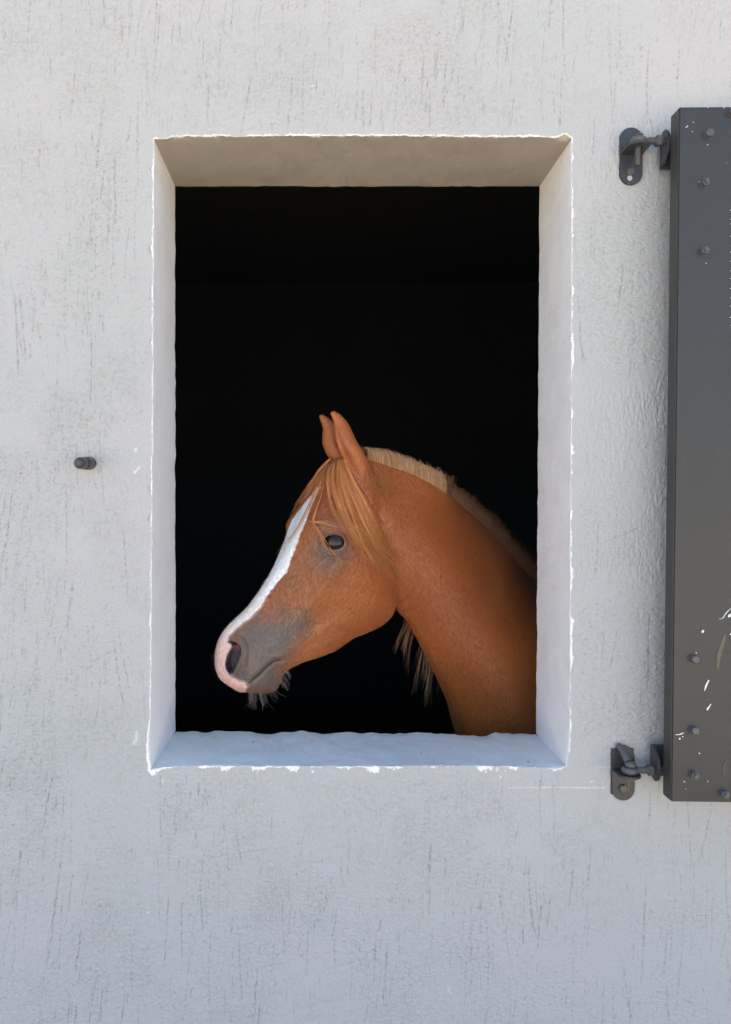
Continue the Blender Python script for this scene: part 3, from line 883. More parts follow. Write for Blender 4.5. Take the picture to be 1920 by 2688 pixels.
def paint(V, Nn):
    cx, cy = proj(V)
    w = (V - POLL) @ EL
    n = len(V)
    rel = V - POLL
    def lin(*c): return np.array(s2l(c))
    rg = np.random.default_rng(5)
    # cheap smooth noise from summed waves
    def wav(k, seed):
        r_ = np.random.default_rng(seed); o = np.zeros(n)
        for i in range(10):
            d = r_.standard_normal(3); d /= np.linalg.norm(d); o += np.sin(rel @ d * k * r_.uniform(.6, 1.6) + r_.uniform(0, 6.28))
        return o / 3.2
    n1, n2 = wav(22, 1), wav(60, 2)
    C = np.tile(np.array([0.39, 0.112, 0.025]), (n, 1))
    def blend(mask, col):
        nonlocal C
        m = np.clip(mask, 0, 1)[:, None]; C = C * (1 - m) + np.asarray(col) * m
    blend(0.30 + 0.18 * n1 + 0.1 * n2, [0.27, 0.070, 0.020])
    blend(0.75 * gsn(cx, cy, 560, 1110, 200, 70, -35) + 0.6 * gsn(cx, cy, 480, 1250, 90, 40, -25), [0.47, 0.175, 0.055])     # lighter under the jaw
    blend(0.5 * gsn(cx, cy, 640, 900, 90, 70), [0.42, 0.165, 0.055])
    blend(0.8 * gsn(cx, cy, 405, 870, 55, 110, 32), [0.20, 0.075, 0.034])
    blend(0.55 * gsn(cx, cy, 520, 880, 40, 90, 24), [0.22, 0.085, 0.036])
    blend(0.45 * gsn(cx, cy, 820, 380, 60, 60), [0.40, 0.16, 0.065])
    blend(0.4 * gsn(cx, cy, 1010, 800, 120, 160), [0.31, 0.08, 0.024])
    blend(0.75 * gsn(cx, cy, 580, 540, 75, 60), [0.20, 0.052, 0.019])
    d, t = dline(cx, cy, [(624, 150), (646, 215), (684, 295), (732, 372)]); blend(0.5 * np.exp(-(d / 16) ** 2) * np.sin(np.pi * np.clip(t, 0.03, 0.97)), [0.15, 0.045, 0.016])  # darker band painted down the ear for the shading of its fold
    hb = (cx < 980) & (cy < 1460) & (cy > 300)
    # dark band beside the crest (mane roots, and the neck's shade painted in)
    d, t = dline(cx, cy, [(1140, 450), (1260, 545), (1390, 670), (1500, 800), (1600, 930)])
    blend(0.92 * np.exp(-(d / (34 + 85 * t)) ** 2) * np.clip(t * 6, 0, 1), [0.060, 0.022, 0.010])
    # grey skin of the muzzle
    jit = 14 * n2
    gm = sdpoly(cx, cy, [(90, 1140), (200, 1060), (310, 1050), (400, 1040), (470, 1045), (490, 1075), (460, 1140), (420, 1215), (388, 1280), (385, 1430), (170, 1430), (80, 1330)])
    blend(np.where(hb, np.clip(0.5 - (gm + jit) / 150, 0, 0.92), 0), [0.145, 0.115, 0.092])
    gk = gsn(cx, cy, 420, 1110, 70, 40, -40)
    blend(np.where(hb, 0.45 * gk, 0), [0.16, 0.125, 0.110])
    blend(np.where(hb, 0.4 * gsn(cx, cy, 330, 1190, 60, 45, -30) * (1 + 0.5 * n2), 0), [0.19, 0.165, 0.15])
    blend(np.where(hb, 0.35 * np.clip(wav(110, 31), 0, 1.5) * (gm < 40), 0), [0.085, 0.066, 0.055])
    # grey skin round the eye
    blend(np.where(hb, np.clip(1.25 * gsn(cx, cy, 592, 718, 72, 62, 0) - 0.05 + 0.05 * n2, 0, 0.9), 0), [0.105, 0.085, 0.070])
    blend(np.where(hb, 0.5 * gsn(cx, cy, 590, 790, 60, 40, 0), 0), [0.15, 0.11, 0.085])
    blend(np.where(hb, 0.6 * gsn(cx, cy, 600, 610, 50, 14, 5), 0), [0.25, 0.19, 0.17])
    # blaze down to the pink nose and lip
    bz = [(548, 425), (522, 472), (494, 540), (472, 602), (444, 668), (426, 722), (402, 782), (384, 832), (340, 882), (304, 930), (286, 950), (266, 990), (238, 1026), (202, 1056), (168, 1082), (142, 1106), (112, 1140), (104, 1164),
          (122, 1178), (110, 1206), (97, 1236), (91, 1270), (97, 1300), (112, 1322), (160, 1350), (200, 1360), (196, 1372), (180, 1420), (-100, 1450), (-100, 1000), (200, 850), (318, 790), (346, 742), (372, 680), (402, 602), (442, 540), (484, 492), (530, 430)]
    s = sdpoly(cx, cy, bz) + 1.6 * wav(420, 9) + 1.6 * wav(130, 10)
    blend(np.where((cy > 400), np.clip(0.5 - (s - 7) / 10, 0, 0.55) * np.clip((cy - 900) / 100, 0, 1), 0), [0.42, 0.38, 0.36])
    m = np.where((cy > 400), np.clip(0.5 - s / 5, 0, 1), 0)
    pk = np.clip((cy - 900) / 90, 0, 1)[:, None] * 0.25 + np.clip((cy - 1080) / 110, 0, 1)[:, None] * 0.55 + np.clip((cy - 1320) / 60, 0, 1)[:, None] * 0.2
    tone = np.array([0.92, 0.90, 0.87]) * (1 - pk) + np.array([0.92, 0.52, 0.44]) * pk
    C = C * (1 - m[:, None]) + tone * m[:, None]
    # mouth crease, nostril lining, eyelid margin
    dm, tm = dline(cx, cy, MOUTH)
    blend(np.where(hb, 0.85 * np.exp(-(dm / 4.0) ** 2), 0), [0.02, 0.017, 0.016])
    sn = sdpoly(cx, cy, NOSTRIL)
    blend(np.where(hb & (w > 0), np.clip(-sn / 7 + 0.3, 0, 1), 0), [0.028, 0.025, 0.032])
    blend(np.where(hb & (w > 0), np.clip(-sn / 6, 0, 1) * gsn(cx, cy, 150, 1186, 15, 10, -30), 0), [0.30, 0.07, 0.06])
    de = np.sqrt(((cx - EYE[0]) / EYE[2]) ** 2 + ((cy - EYE[1]) / EYE[3]) ** 2)
    blend(np.where(hb, (0.35 + 0.5 * (cy < EYE[1])) * np.exp(-((de - 1.0) / 0.10) ** 2) + (de < 0.95) * 0.9, 0), [0.018, 0.015, 0.014])
    blend(np.where(hb, 0.75 * gsn(cx, cy, 562, 690, 9, 7), 0), [0.40, 0.20, 0.16])
    blend(np.where(hb, 0.55 * np.exp(-((de - 1.22) / 0.07) ** 2) * (cy > EYE[1] + 8), 0), [0.30, 0.24, 0.22])  # glint on the wet lower lid painted as a paler line
    # soft variation of the coat: redder and darker patches, dusty paler ones
    w1, w2 = wav(14, 41), wav(34, 42)
    keep = 1 - np.clip(m + np.where(hb, np.clip(0.6 - gm / 150, 0, 1), 0), 0, 1)
    blend(np.clip(w1 * 0.35, 0, 0.4) * keep, [0.24, 0.062, 0.017]); blend(np.clip(w2 * 0.22 - 0.02, 0, 0.3) * keep, [0.43, 0.155, 0.055])
    # ears: paler rims, darker inside the cup
    ins = (cy < 330) & (cx < 780) & (Nn @ EA < -0.1)
    return C

def mat_coat():
    m, n, l, p = new_mat('chestnut_coat')
    tc = n.new('ShaderNodeTexCoord')
    a = n.new('ShaderNodeAttribute'); a.attribute_name = 'coat'
    mp = N(n, 'ShaderNodeMapping'); mp.inputs['Scale'].default_value = (420, 420, 110); mp.inputs['Rotation'].default_value = (0, R(24), 0); l.new(tc.outputs['Object'], mp.inputs[0])
    f = N(n, 'ShaderNodeTexNoise', Scale=1.0, Detail=3.0); l.new(mp.outputs[0], f.inputs['Vector'])
    r = ramp(n, 0.28, 0.74, (0.80, 0.78, 0.76, 1), (1.24, 1.24, 1.24, 1)); l.new(f.outputs[0], r.inputs[0])
    mu = n.new('ShaderNodeMix'); mu.data_type = 'RGBA'; mu.blend_type = 'MULTIPLY'; mu.inputs[0].default_value = 1
    l.new(a.outputs['Color'], mu.inputs[6]); l.new(r.outputs[0], mu.inputs[7])
    l.new(mu.outputs[2], p.inputs['Base Color'])
    p.inputs['Roughness'].default_value = 0.45; p.inputs['Specular IOR Level'].default_value = 0.38
    p.inputs['Sheen Weight'].default_value = 0.12; p.inputs['Sheen Roughness'].default_value = 0.4
    bp = N(n, 'ShaderNodeBump', Strength=0.40, Distance=0.0016); l.new(f.outputs[0], bp.inputs['Height']); l.new(bp.outputs[0], p.inputs['Normal'])
    return m

horse = thing('horse', 'chestnut young horse with white blaze and flaxen forelock looking out of the window', 'horse', tuple(fr(0.8, 0.0)))
BME, BV = build_body()
BN = get_no(BME)
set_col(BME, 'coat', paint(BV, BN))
finish_body(BME, BV)
BODY = link_mesh('body', BME, mat_coat(), horse)
tri = bmesh.new(); tri.from_mesh(BME); BVH = BVHTree.FromBMesh(tri); tri.free()

def surf(cx, cy, off=0.0, default_w=0.02):
    r = ray(cx, cy); rn = Vector(r).normalized()
    hit = BVH.ray_cast(Vector(CAMP), rn)
    if hit[0] is None:
        p = mid(cx, cy, default_w)
        return np.array(p), False
    return np.array(hit[0] - rn * off), True

# eyes
def mat_eye():
    m, n, l, p = new_mat('eye_gloss')
    p.inputs['Base Color'].default_value = (0.012, 0.008, 0.007, 1); p.inputs['Roughness'].default_value = 0.03
    p.inputs['Specular IOR Level'].default_value = 0.36
    tc = n.new('ShaderNodeTexCoord'); g_ = N(n, 'ShaderNodeTexNoise', Scale=120.0); l.new(tc.outputs['Object'], g_.inputs['Vector'])
    at_ = n.new('ShaderNodeAttribute'); at_.attribute_name = 'iris'
    l.new(mixc(n, l, at_.outputs['Fac'], (0.004, 0.003, 0.004), mixc(n, l, g_.outputs[0], (0.014, 0.007, 0.005), (0.026, 0.012, 0.007))), p.inputs['Base Color'])
    return m
M_EYE = mat_eye()
# depth of the lids, taken on a ring round the opening
ring = []
for k in range(12):
    a = k * math.pi / 6
    p, h = surf(EYE[0] + 52 * math.cos(a), EYE[1] + 37 * math.sin(a))
    if h: ring.append((p - POLL) @ EL)
LIDW = float(np.mean(ring))
ER = 0.026
c_near = mid(EYE[0] + 2, EYE[1], LIDW - ER + 0.0050)
for s in (1, -1):
    c = c_near if s == 1 else c_near - EL * 2 * ((c_near - POLL) @ EL)
    mb = MB(); mb.ball(c, ER, seg=40)
    eo = mb.build('eye', M_EYE, horse)
    ev = (get_co(eo.data) - c) / ER
    pup = np.sqrt((ev @ EA / 0.46) ** 2 + (ev[:, 2] / 0.24) ** 2); rim = np.sqrt((ev @ EA) ** 2 + ev[:, 2] ** 2)
    set_attr(eo.data, 'iris', np.clip((pup - 0.9) / 0.25, 0, 1) * np.clip((0.80 - rim) / 0.08, 0, 1))

# hair ------------------------------------------------------------------
def mat_hair(name, c0, c1, rough=0.45):
    m, n, l, p = new_mat(name)
    a = n.new('ShaderNodeAttribute'); a.attribute_name = 'shade'
    l.new(mixc(n, l, a.outputs['Fac'], c0, c1), p.inputs['Base Color'])
    p.inputs['Roughness'].default_value = rough; p.inputs['Specular IOR Level'].default_value = 0.35
    return m
class Hair:
    def __init__(s): s.V, s.F, s.S, s.n = [], [], [], 0
    def strand(s, pts, r0, r1, shade, K=4):
        P = np.asarray(pts, float); M = len(P)
        t = np.gradient(P, axis=0); t /= np.linalg.norm(t, axis=1)[:, None] + 1e-12
        ref = np.array([0.3, -0.9, 0.31]); u = np.cross(t, ref); u /= np.linalg.norm(u, axis=1)[:, None] + 1e-12
        b = np.cross(t, u)
        rad = np.linspace(r0, r1, M)
        a = np.arange(K) * 2 * math.pi / K
        ringv = P[:, None] + (u[:, None] * np.cos(a)[None, :, None] + b[:, None] * np.sin(a)[None, :, None]) * rad[:, None, None]
        s.V.append(ringv.reshape(-1, 3))
        i = np.arange(M - 1)[:, None] * K; k = np.arange(K)[None]
        s.F.append((np.stack([i + k, i + (k + 1) % K, i + K + (k + 1) % K, i + K + k], -1) + s.n).reshape(-1, 4))
        s.S.append(np.repeat(np.clip(np.broadcast_to(shade, (M,)), 0, 1), K)); s.n += M * K
    def build(s, name, mat, parent):
        me = np_mesh(name, np.concatenate(s.V), np.concatenate(s.F))
        set_attr(me, 'shade', np.concatenate(s.S))
        return link_mesh(name, me, mat, parent)

hr = np.random.default_rng(77)
def lay(path, M, off0, off1, jitter=0.0):
    """lay a drawn path over the head, floating a little above the skin"""
    c = cr(path, M); out = []; last = None
    for i, (x, y) in enumerate(c):
        p, h = surf(x, y, off0 + (off1 - off0) * math.sin(math.pi * min(1, i / (M - 1) * 1.1) * 0.9))
        dep = p[1] if h else None
        out.append([x, y, dep])
    d = np.array([o[2] if o[2] is not None else np.nan for o in out], float)
    ok = ~np.isnan(d)
    if ok.sum() < 2:
        d[:] = mid(path[0][0], path[0][1], 0.0)[1]
    else:
        d = np.interp(np.arange(M), np.arange(M)[ok], d[ok])
    ds = np.convolve(np.pad(d, 2, 'edge'), np.ones(5) / 5, 'valid'); d = np.minimum(d, ds + 0.004)
    r = ray(c[:, 0], c[:, 1])
    return CAMP + r * (CD + d)[:, None]

LOCKS = [  # centre paths of the forelock, spread at the tip in px, ropes, darkness
    ([(640, 300), (645, 390), (690, 520), (745, 640), (815, 740), (885, 815), (968, 918)], 26, 9, 0.0),
    ([(650, 300), (668, 400), (722, 520), (780, 640), (838, 740), (895, 835), (958, 905)], 20, 7, 0.1),
    ([(660, 305), (700, 420), (750, 530), (800, 640), (845, 730), (868, 790)], 22, 7, -0.1),
    ([(632, 300), (625, 400), (652, 520), (692, 620), (742, 700), (820, 785), (880, 870)], 22, 8, 0.05),
    ([(615, 298), (600, 380), (618, 480), (652, 570), (684, 640), (715, 700), (748, 765)], 14, 5, 0.1),
    ([(640, 300), (650, 400), (700, 540), (740, 650), (790, 740), (832, 825)], 24, 7, -0.2),
    ([(600, 296), (575, 330), (555, 400), (530, 470), (505, 540), (498, 565)], 11, 4, -0.05),
    ([(590, 298), (545, 345), (500, 420), (468, 480), (440, 525), (425, 560)], 10, 3, -0.1),
    ([(600, 300), (560, 350), (520, 430), (485, 520), (430, 630), (372, 700), (330, 775)], 7, 2, 0.15),
    ([(595, 300), (550, 345), (490, 430), (450, 500), (425, 550), (408, 600)], 9, 2, -0.1),
    ([(610, 300), (585, 350), (580, 420), (600, 520), (640, 600), (680, 660)], 12, 2, 0.1),
    ([(655, 300), (690, 380), (740, 480), (790, 580), (830, 660), (860, 740), (905, 850)], 18, 6, 0.1),
    ([(560, 420), (545, 480), (520, 545), (510, 600), (545, 660), (590, 735), (635, 795)], 3, 1, 0.2),
    ([(490, 592), (530, 598), (580, 602), (640, 615)], 5, 1, 0.1),
]
hf = Hair()
for li, (path, wd, ropes, dark) in enumerate(LOCKS):
    path = np.array(path, float)
    for sub in range(ropes):
        u = (sub + 0.5) / ropes * 2 - 1 if ropes > 1 else 0.0
        nrm_ = np.array([0.85, -0.5])
        off = nrm_ * (u * wd * 0.8 + hr.normal(0, 3)); sway = hr.normal(0, 7, 2); tipo = hr.normal(0, 12, 2)
        sh0 = np.clip(0.48 + dark + hr.normal(0, 0.34), 0.0, 1); rw = hr.uniform(1.8, 5.5) if ropes > 1 else 1.2
        lng = hr.uniform(0.84, 1.0) if ropes > 1 else 1.0; lift = abs(hr.normal(0, 0.004))
        for k in range((8 if path[-1, 0] > 560 else 5) if ropes > 1 else 4):
            t = np.linspace(0, 1, len(path))[:, None]
            o = off * np.sqrt(np.clip(t, 0, 1) * 0.9 + 0.1) + sway * np.sin(t * 5 + sub) * 0.6 * t + tipo * t ** 2
            pw_ = rw * (0.55 + 0.9 * np.sin(np.pi * np.clip(t * 0.9, 0, 1))) * (1 - 0.55 * t)
            o = o + hr.normal(0, 1, 2) * pw_ + hr.normal(0, 9.0, 2) * t ** 2.5 + hr.normal(0, 2.0, 2) * np.sin(t * hr.uniform(3, 8))
            full = cr(path + o, 44); full = full[: max(8, int(44 * lng * hr.uniform(0.92, 1.0)))]
            P = lay(full[:: 2], len(full[:: 2]), 0.0015, 0.004 + lift + abs(hr.normal(0, 0.0015)))
            hf.strand(P, 0.00033, 0.00013, sh0 + hr.normal(0, 0.2))
    for k in range(24 if path[-1, 0] > 560 else 4):          # loose single hairs
        o = hr.normal(0, wd, 2) * np.linspace(0.1, 1.3, len(path))[:, None] + hr.normal(0, 12, 2) * np.linspace(0, 1, len(path))[:, None] ** 2
        full = cr(path + o, 40)[: int(40 * hr.uniform(.7, 1))]
        hf.strand(lay(full[::2], len(full[::2]), 0.002, 0.012), 0.00028, 0.00015, hr.uniform(0.3, 1))
M_FORE = mat_hair('forelock_hair', (0.20, 0.052, 0.013), (0.84, 0.355, 0.12))
hf.build('forelock', M_FORE, horse)

# short lying coat hair, part of the body itself
def coat_hair(count=190000):
    me = BME; npoly = len(me.polygons)
    def pg(k, w):
        a = np.empty(npoly * w, np.float32); me.polygons.foreach_get(k, a); return a.reshape(npoly, w).astype(float) if w > 1 else a.astype(float)
    cen, nor, area = pg('center', 3), pg('normal', 3), pg('area', 1)
    ls = np.empty(npoly, np.int32); me.polygons.foreach_get('loop_start', ls)
    lv = np.empty(len(me.loops), np.int32); me.loops.foreach_get('vertex_index', lv)
    cc = np.empty(len(me.vertices) * 4, np.float32); me.attributes['coat'].data.foreach_get('color', cc); cc = cc.reshape(-1, 4)[:, :3]
    col = cc[lv[ls]]
    cx, cy = proj(cen)
    a_ = (cen - POLL) @ EA
    wgt = area * (a_ < 0.62) * (cen[:, 2] > 0.85)
    face = np.clip((915 - cx) / 60, 0, 1) * (cy > 330)
    eye = np.hypot((cx - 608) / 66, (cy - 691) / 52) < 1
    mouth = sdpoly(cx, cy, NOSTRIL) < 8
    wgt = wgt * ~eye * ~mouth * ~((cy < 345) & (cx < 770))
    rg = np.random.default_rng(99)
    pick = rg.choice(npoly, count, p=wgt / wgt.sum())
    n_ = nor[pick]; c_ = cen[pick] + rg.normal(0, .0008, (count, 3)); f_ = face[pick][:, None]; col = col[pick]; px_, py_ = cx[pick], cy[pick]
    dface = -0.55 * EA + np.array([0, 0, -0.84]); dneck = 0.45 * EA + np.array([0, 0, -0.89])
    ear = ((py_ < 330) & (px_ < 760))[:, None]
    d = dface * f_ + dneck * (1 - f_); d = np.where(ear, np.array([0, 0, 1.0]) - 0.25 * EA, d)
    d = d + rg.normal(0, 0.13, (count, 3)); d -= n_ * (d * n_).sum(1)[:, None]; d /= np.linalg.norm(d, axis=1)[:, None]
    muz = np.clip((430 - px_) / 200, 0, 1) * np.clip((py_ - 980) / 150, 0, 1)
    L = (0.0065 * rg.uniform(0.6, 1.2, count) * (1 - 0.72 * muz))[:, None]
    lift = 0.0004 * rg.uniform(0.5, 1.3, (count, 1)) * (1 - 0.5 * muz[:, None])
    P = np.stack([c_ - n_ * 0.0004, c_ + d * L * 0.5 + n_ * lift, c_ + d * L + n_ * lift * 0.9], 1)
    b = np.cross(d, n_)
    rad = np.array([0.00024, 0.00021, 0.00007])
    K = 3; ang = np.arange(K) * 2 * math.pi / K
    V = P[:, :, None] + (n_[:, None, None] * np.cos(ang)[None, None, :, None] + b[:, None, None] * np.sin(ang)[None, None, :, None]) * rad[None, :, None, None]
    V = V.reshape(-1, 3)
    base = (np.arange(count) * 9)[:, None, None, None]
    i = np.arange(2)[None, :, None]; k = np.arange(3)[None, None, :]
    q = np.stack([i * 3 + k, i * 3 + (k + 1) % 3, i * 3 + 3 + (k + 1) % 3, i * 3 + 3 + k], -1)
    Q = (q[:, :, :, :] + base).reshape(-1, 4)
    fm = np_mesh('coat_hair', V, Q)
    tone = 1.26 * np.clip(1 + 0.06 * rg.standard_normal(count), 0.6, 1.4)
    set_col(fm, 'coat', np.repeat(np.clip(col * tone[:, None] * np.where(col.max(1, keepdims=True) - col.min(1, keepdims=True) > 0.12, np.array([1.0, 0.90, 0.70]), np.array([0.98, 0.96, 0.93])), 0, 0.95), 9, 0))
    fo = link_mesh('coat_hair', fm, BODY.data.materials[0])
    with bpy.context.temp_override(active_object=BODY, object=BODY, selected_objects=[BODY, fo], selected_editable_objects=[BODY, fo]):
        bpy.ops.object.join()
coat_hair()

# mane: stands along the crest, bends over and hangs on the far side
CREST = np.array([t[0] for t in NECK], float)
def mane():
    h = Hair()
    C2 = cr(CREST[1:], 400)
    C2 = C2[(C2[:, 0] > 765)]
    top = np.array([(745, 234), (800, 252), (870, 258), (950, 285), (1050, 322), (1110, 350), (1143, 366), (1150, 408), (1190, 432), (1230, 460), (1300, 522), (1340, 552), (1400, 612), (1450, 672), (1500, 722), (1560, 800), (1700, 930)], float)
    for k in range(9000):
        x, y = C2[int(hr.beta(1.0, 1.25) * (len(C2) - 1))] + hr.normal(0, 2, 2)
        w = hr.uniform(-0.012, 0.012)
        root = mid(x, y, w)
        ty = np.interp(x - 14, top[:, 0], top[:, 1])
        hgt = max(10, (y - ty)) / 2214.0
        hgt *= 0.94 - abs(hr.normal(0, 0.16)) + (0.22 if hr.uniform() < 0.05 else 0)
        light = 1.0 if x < 1140 else max(0.02, 0.22 - (x - 1140) / 1500)  # shade on the lower mane is put into the hair tone
        lean = -EA * hgt * hr.normal(0.28, 0.15) if x < 1150 else EA * hgt * hr.normal(0.1, 0.2)
        root = root - np.array([0, 0, 0.006])
        p1 = root + np.array([0, 0, hgt * 0.6 + 0.006]) + lean * 0.3 + EL * w * 0.3
        p2 = root + np.array([0, 0, hgt + 0.006]) + lean + EL * (w * 0.2 - 0.004 * hr.uniform(0, 1))
        p3 = p2 + np.array([0, 0, -0.006]) - EL * 0.016 + lean * 0.3
        if hr.uniform() < 0.55:
            P = cr(np.array([root, p1, p2]), 6)
        else:
            P = cr(np.array([root, p1, p2, p3, p3 - EL * 0.035 - np.array([0, 0, 0.03]), p3 - EL * 0.05 - np.array([0, 0, 0.10])]), 12)
        h.strand(bend(P), 0.00045, 0.00020, light * np.clip(hr.normal(0.75, 0.2), 0, 1.1))
    # long hair hanging beyond the neck, its ends seen under the throat
    for k in range(24):
        x = 900 + 200 * hr.uniform() ** 0.9; lo = 1170 + (x - 900) * 1.2 + abs(hr.normal(0, 70))
        lo = min(lo, 1475)
        xe = x - hr.uniform(-6, 62) * (0.5 + 0.5 * (x > 950))
        cy0 = np.interp(x, CREST[:, 0], CREST[:, 1])
        pts = np.array([mid(x + 40, cy0 + 10, -0.02), mid(x + 36, cy0 + 200, -0.085), mid(x + 45, cy0 + 500, -0.10), mid(x + 34, 1060, -0.09), mid((x + xe) / 2 + 14, (1060 + lo) / 2, -0.085), mid(xe, lo, -0.085)])
        sh0 = hr.uniform(0.35, 0.95)
        for j in range(hr.integers(5, 14)):
            q = pts + np.cumsum(hr.normal(0, 0.0007, pts.shape), 0); q[-1] += hr.normal(0, 0.003, 3)
            c_ = cr(q, 26)[: hr.integers(20, 27)]
            h.strand(bend(c_), 0.00042, 0.00018, sh0 + hr.normal(0, .12))
    return h
mane().build('mane', mat_hair('mane_hair', (0.10, 0.034, 0.012), (0.68, 0.385, 0.20)), horse)

def chin_whiskers():
    h = Hair()
    for k in range(48):             # tuft under the lower lip
        x = 205 + 140 * hr.beta(1.1, 1.6); y = 1404 - max(0, (x - 300)) * 0.5
        L = hr.uniform(14, 88) * (1.0 if x < 290 else 0.7)
        dx = hr.normal(4 + (x - 240) * 0.22, 11)
        w = hr.uniform(-0.014, 0.018)
        p0 = mid(x, y - 16, w); p1 = mid(x + dx * .3 + hr.normal(0, 3), y + L * .5, w); p2 = mid(x + dx + hr.normal(0, 9), y + L, w)
        h.strand(cr(np.array([p0, p1, p2]), 10), 0.00028, 0.00012, hr.uniform(0.1, 1))
    for k in range(24):              # behind the chin
        x = hr.uniform(345, 385); y = 1370 - (x - 345) * 1.9
        w = hr.uniform(-0.01, 0.02); L = hr.uniform(20, 62)
        p0 = mid(x - 14, y - 6, w); p2 = mid(x + L * hr.uniform(.3, .8) + 2, y + L * hr.uniform(.6, .9), w); p1 = (p0 + p2) / 2 + np.array([0.003, 0, 0.003])
        h.strand(cr(np.array([p0, p1, p2]), 10), 0.00028, 0.00012, hr.uniform(0.1, 1))
    return h
def nose_whiskers():
    h = Hair()
    for k in range(9):              # front of the nose
        y = hr.uniform(1215, 1320); x = 52; L = hr.uniform(10, 30); w = hr.uniform(-.02, .01)
        p0 = mid(x + 8, y, w); p1 = mid(x - L * .7, y + 2, w); p2 = mid(x - L, y + hr.uniform(10, 34), w)
        h.strand(cr(np.array([p0, p1, p2]), 7), 0.00018, 0.00010, hr.uniform(0.0, .4))
    return h
def lip_whiskers():
    h = Hair()
    for k in range(22):              # around the nostril and lip
        x = hr.uniform(110, 230); y = hr.uniform(1290, 1340) - (x - 110) * .1
        p0, hit = surf(x, y, -0.001)
        if not hit: continue
        L = hr.uniform(0.010, 0.028)
        p1 = p0 + EL * L * .5 + np.array([hr.normal(0, .004), 0, -L * .3]); p2 = p0 + EL * L * .7 + np.array([hr.normal(0, .009), 0, -L * .9])
        h.strand(cr(np.array([p0, p1, p2]), 7), 0.00028, 0.00012, hr.uniform(0.3, .9))
    return h
M_WH = mat_hair('whisker_hair', (0.10, 0.075, 0.055), (0.44, 0.37, 0.29))
chin_whiskers().build('chin_whiskers', M_WH, horse)
nose_whiskers().build('nose_whiskers', M_WH, horse)
lip_whiskers().build('lip_whiskers', M_WH, horse)

# ------------------------------------------------------------------ shutter and ironwork
def mat_metal_paint(name, c, rough, chips=0.0, rust=0.0):
    m, n, l, p = new_mat(name)
    tc = n.new('ShaderNodeTexCoord')
    a = N(n, 'ShaderNodeTexNoise', Scale=5.0, Detail=8.0, Roughness=0.6); l.new(tc.outputs['Object'], a.inputs['Vector'])
    base = mixc(n, l, a.outputs[0], tuple(v * .85 for v in c), tuple(v * 1.15 for v in c))
    if chips:
        v = N(n, 'ShaderNodeTexNoise', Scale=95.0, Detail=2.0, Roughness=0.7); l.new(tc.outputs['Object'], v.inputs['Vector'])
        r = ramp(n, 0.79, 0.80); l.new(v.outputs[0], r.inputs[0])
        base = mixc(n, l, r.outputs[0], base, (0.45, 0.45, 0.44))
        mp = N(n, 'ShaderNodeMapping'); mp.inputs['Scale'].default_value = (26, 26, 7); mp.inputs['Rotation'].default_value = (0, R(16), 0); l.new(tc.outputs['Object'], mp.inputs[0])
        s = N(n, 'ShaderNodeTexNoise', Scale=1.0, Detail=10.0, Roughness=0.75); l.new(mp.outputs[0], s.inputs['Vector'])
        r2 = ramp(n, 0.64, 0.88); l.new(s.outputs[0], r2.inputs[0])
        base = mixc(n, l, r2.outputs[0], base, (0.20, 0.20, 0.20))
    if rust:
        v = N(n, 'ShaderNodeTexNoise', Scale=150.0, Detail=5.0, Roughness=0.7); l.new(tc.outputs['Object'], v.inputs['Vector'])
        r = ramp(n, 0.62 - rust * .04, 0.72); l.new(v.outputs[0], r.inputs[0])
        base = mixc(n, l, r.outputs[0], base, (0.16, 0.10, 0.05))
    l.new(base, p.inputs['Base Color'])
    p.inputs['Roughness'].default_value = rough; p.inputs['Specular IOR Level'].default_value = 0.4
    rr = N(n, 'ShaderNodeTexNoise', Scale=30.0, Detail=6.0); l.new(tc.outputs['Object'], rr.inputs['Vector'])
    bp = N(n, 'ShaderNodeBump', Strength=0.12, Distance=0.001); l.new(rr.outputs[0], bp.inputs['Height']); l.new(bp.outputs[0], p.inputs['Normal'])
    return m
M_SHUT = mat_metal_paint('shutter_paint', (0.035, 0.0335, 0.032), 0.40, chips=1.0)
M_IRON = mat_metal_paint('iron_paint', (0.042, 0.044, 0.048), 0.33, rust=0.6)
M_STEEL = mat_metal_paint('worn_steel', (0.085, 0.084, 0.084), 0.34, rust=0.9)
M_BOLT = mat_metal_paint('bolt_steel', (0.075, 0.075, 0.078), 0.30, rust=0.2)
M_OLD = mat_plain('old_render', (0.42, 0.39, 0.34), 0.8, 0.2, 120)
M_CHIPW = mat_plain('bare_paint_chip', (0.82, 0.81, 0.78), 0.6, 0.05, 80)
M_TAR = mat_plain('dark_run', (0.022, 0.018, 0.014), 0.25, 0.2, 80, 0.5)
M_BROWN = mat_plain('brown_run', (0.075, 0.058, 0.042), 0.3, 0.2, 80, 0.5)
M_OCHRE = mat_plain('ochre_rust', (0.17, 0.11, 0.055), 0.7, 0.3, 200)

YF, YB = -0.076, -0.046          # shutter front and back
sh_top = at(1783, 280, YF); sh_bot = at(1761.5, 2105, YF)
shutter = thing('window_shutter', 'dark grey steel shutter folded back flat against the plastered wall', 'shutter', (sh_bot.x, YB, sh_bot.z))
def sh(px, py, d=0.0):
    return at(px, py, YF - d)
mb = MB()
lx = Vector((1, 0, -0.008)).normalized()
W_SH = 0.72
tl, bl = sh_top, sh_bot
tr_, br = tl + Vector((W_SH, 0, 0.004)), bl + Vector((W_SH, 0, -0.009))
mb.prism([Vector((p.x, YB, p.z)) for p in (tl, tr_, br, bl)], (0, YF - YB, 0))
panel = mb.build('panel', M_SHUT, shutter, bevel=0.0022)
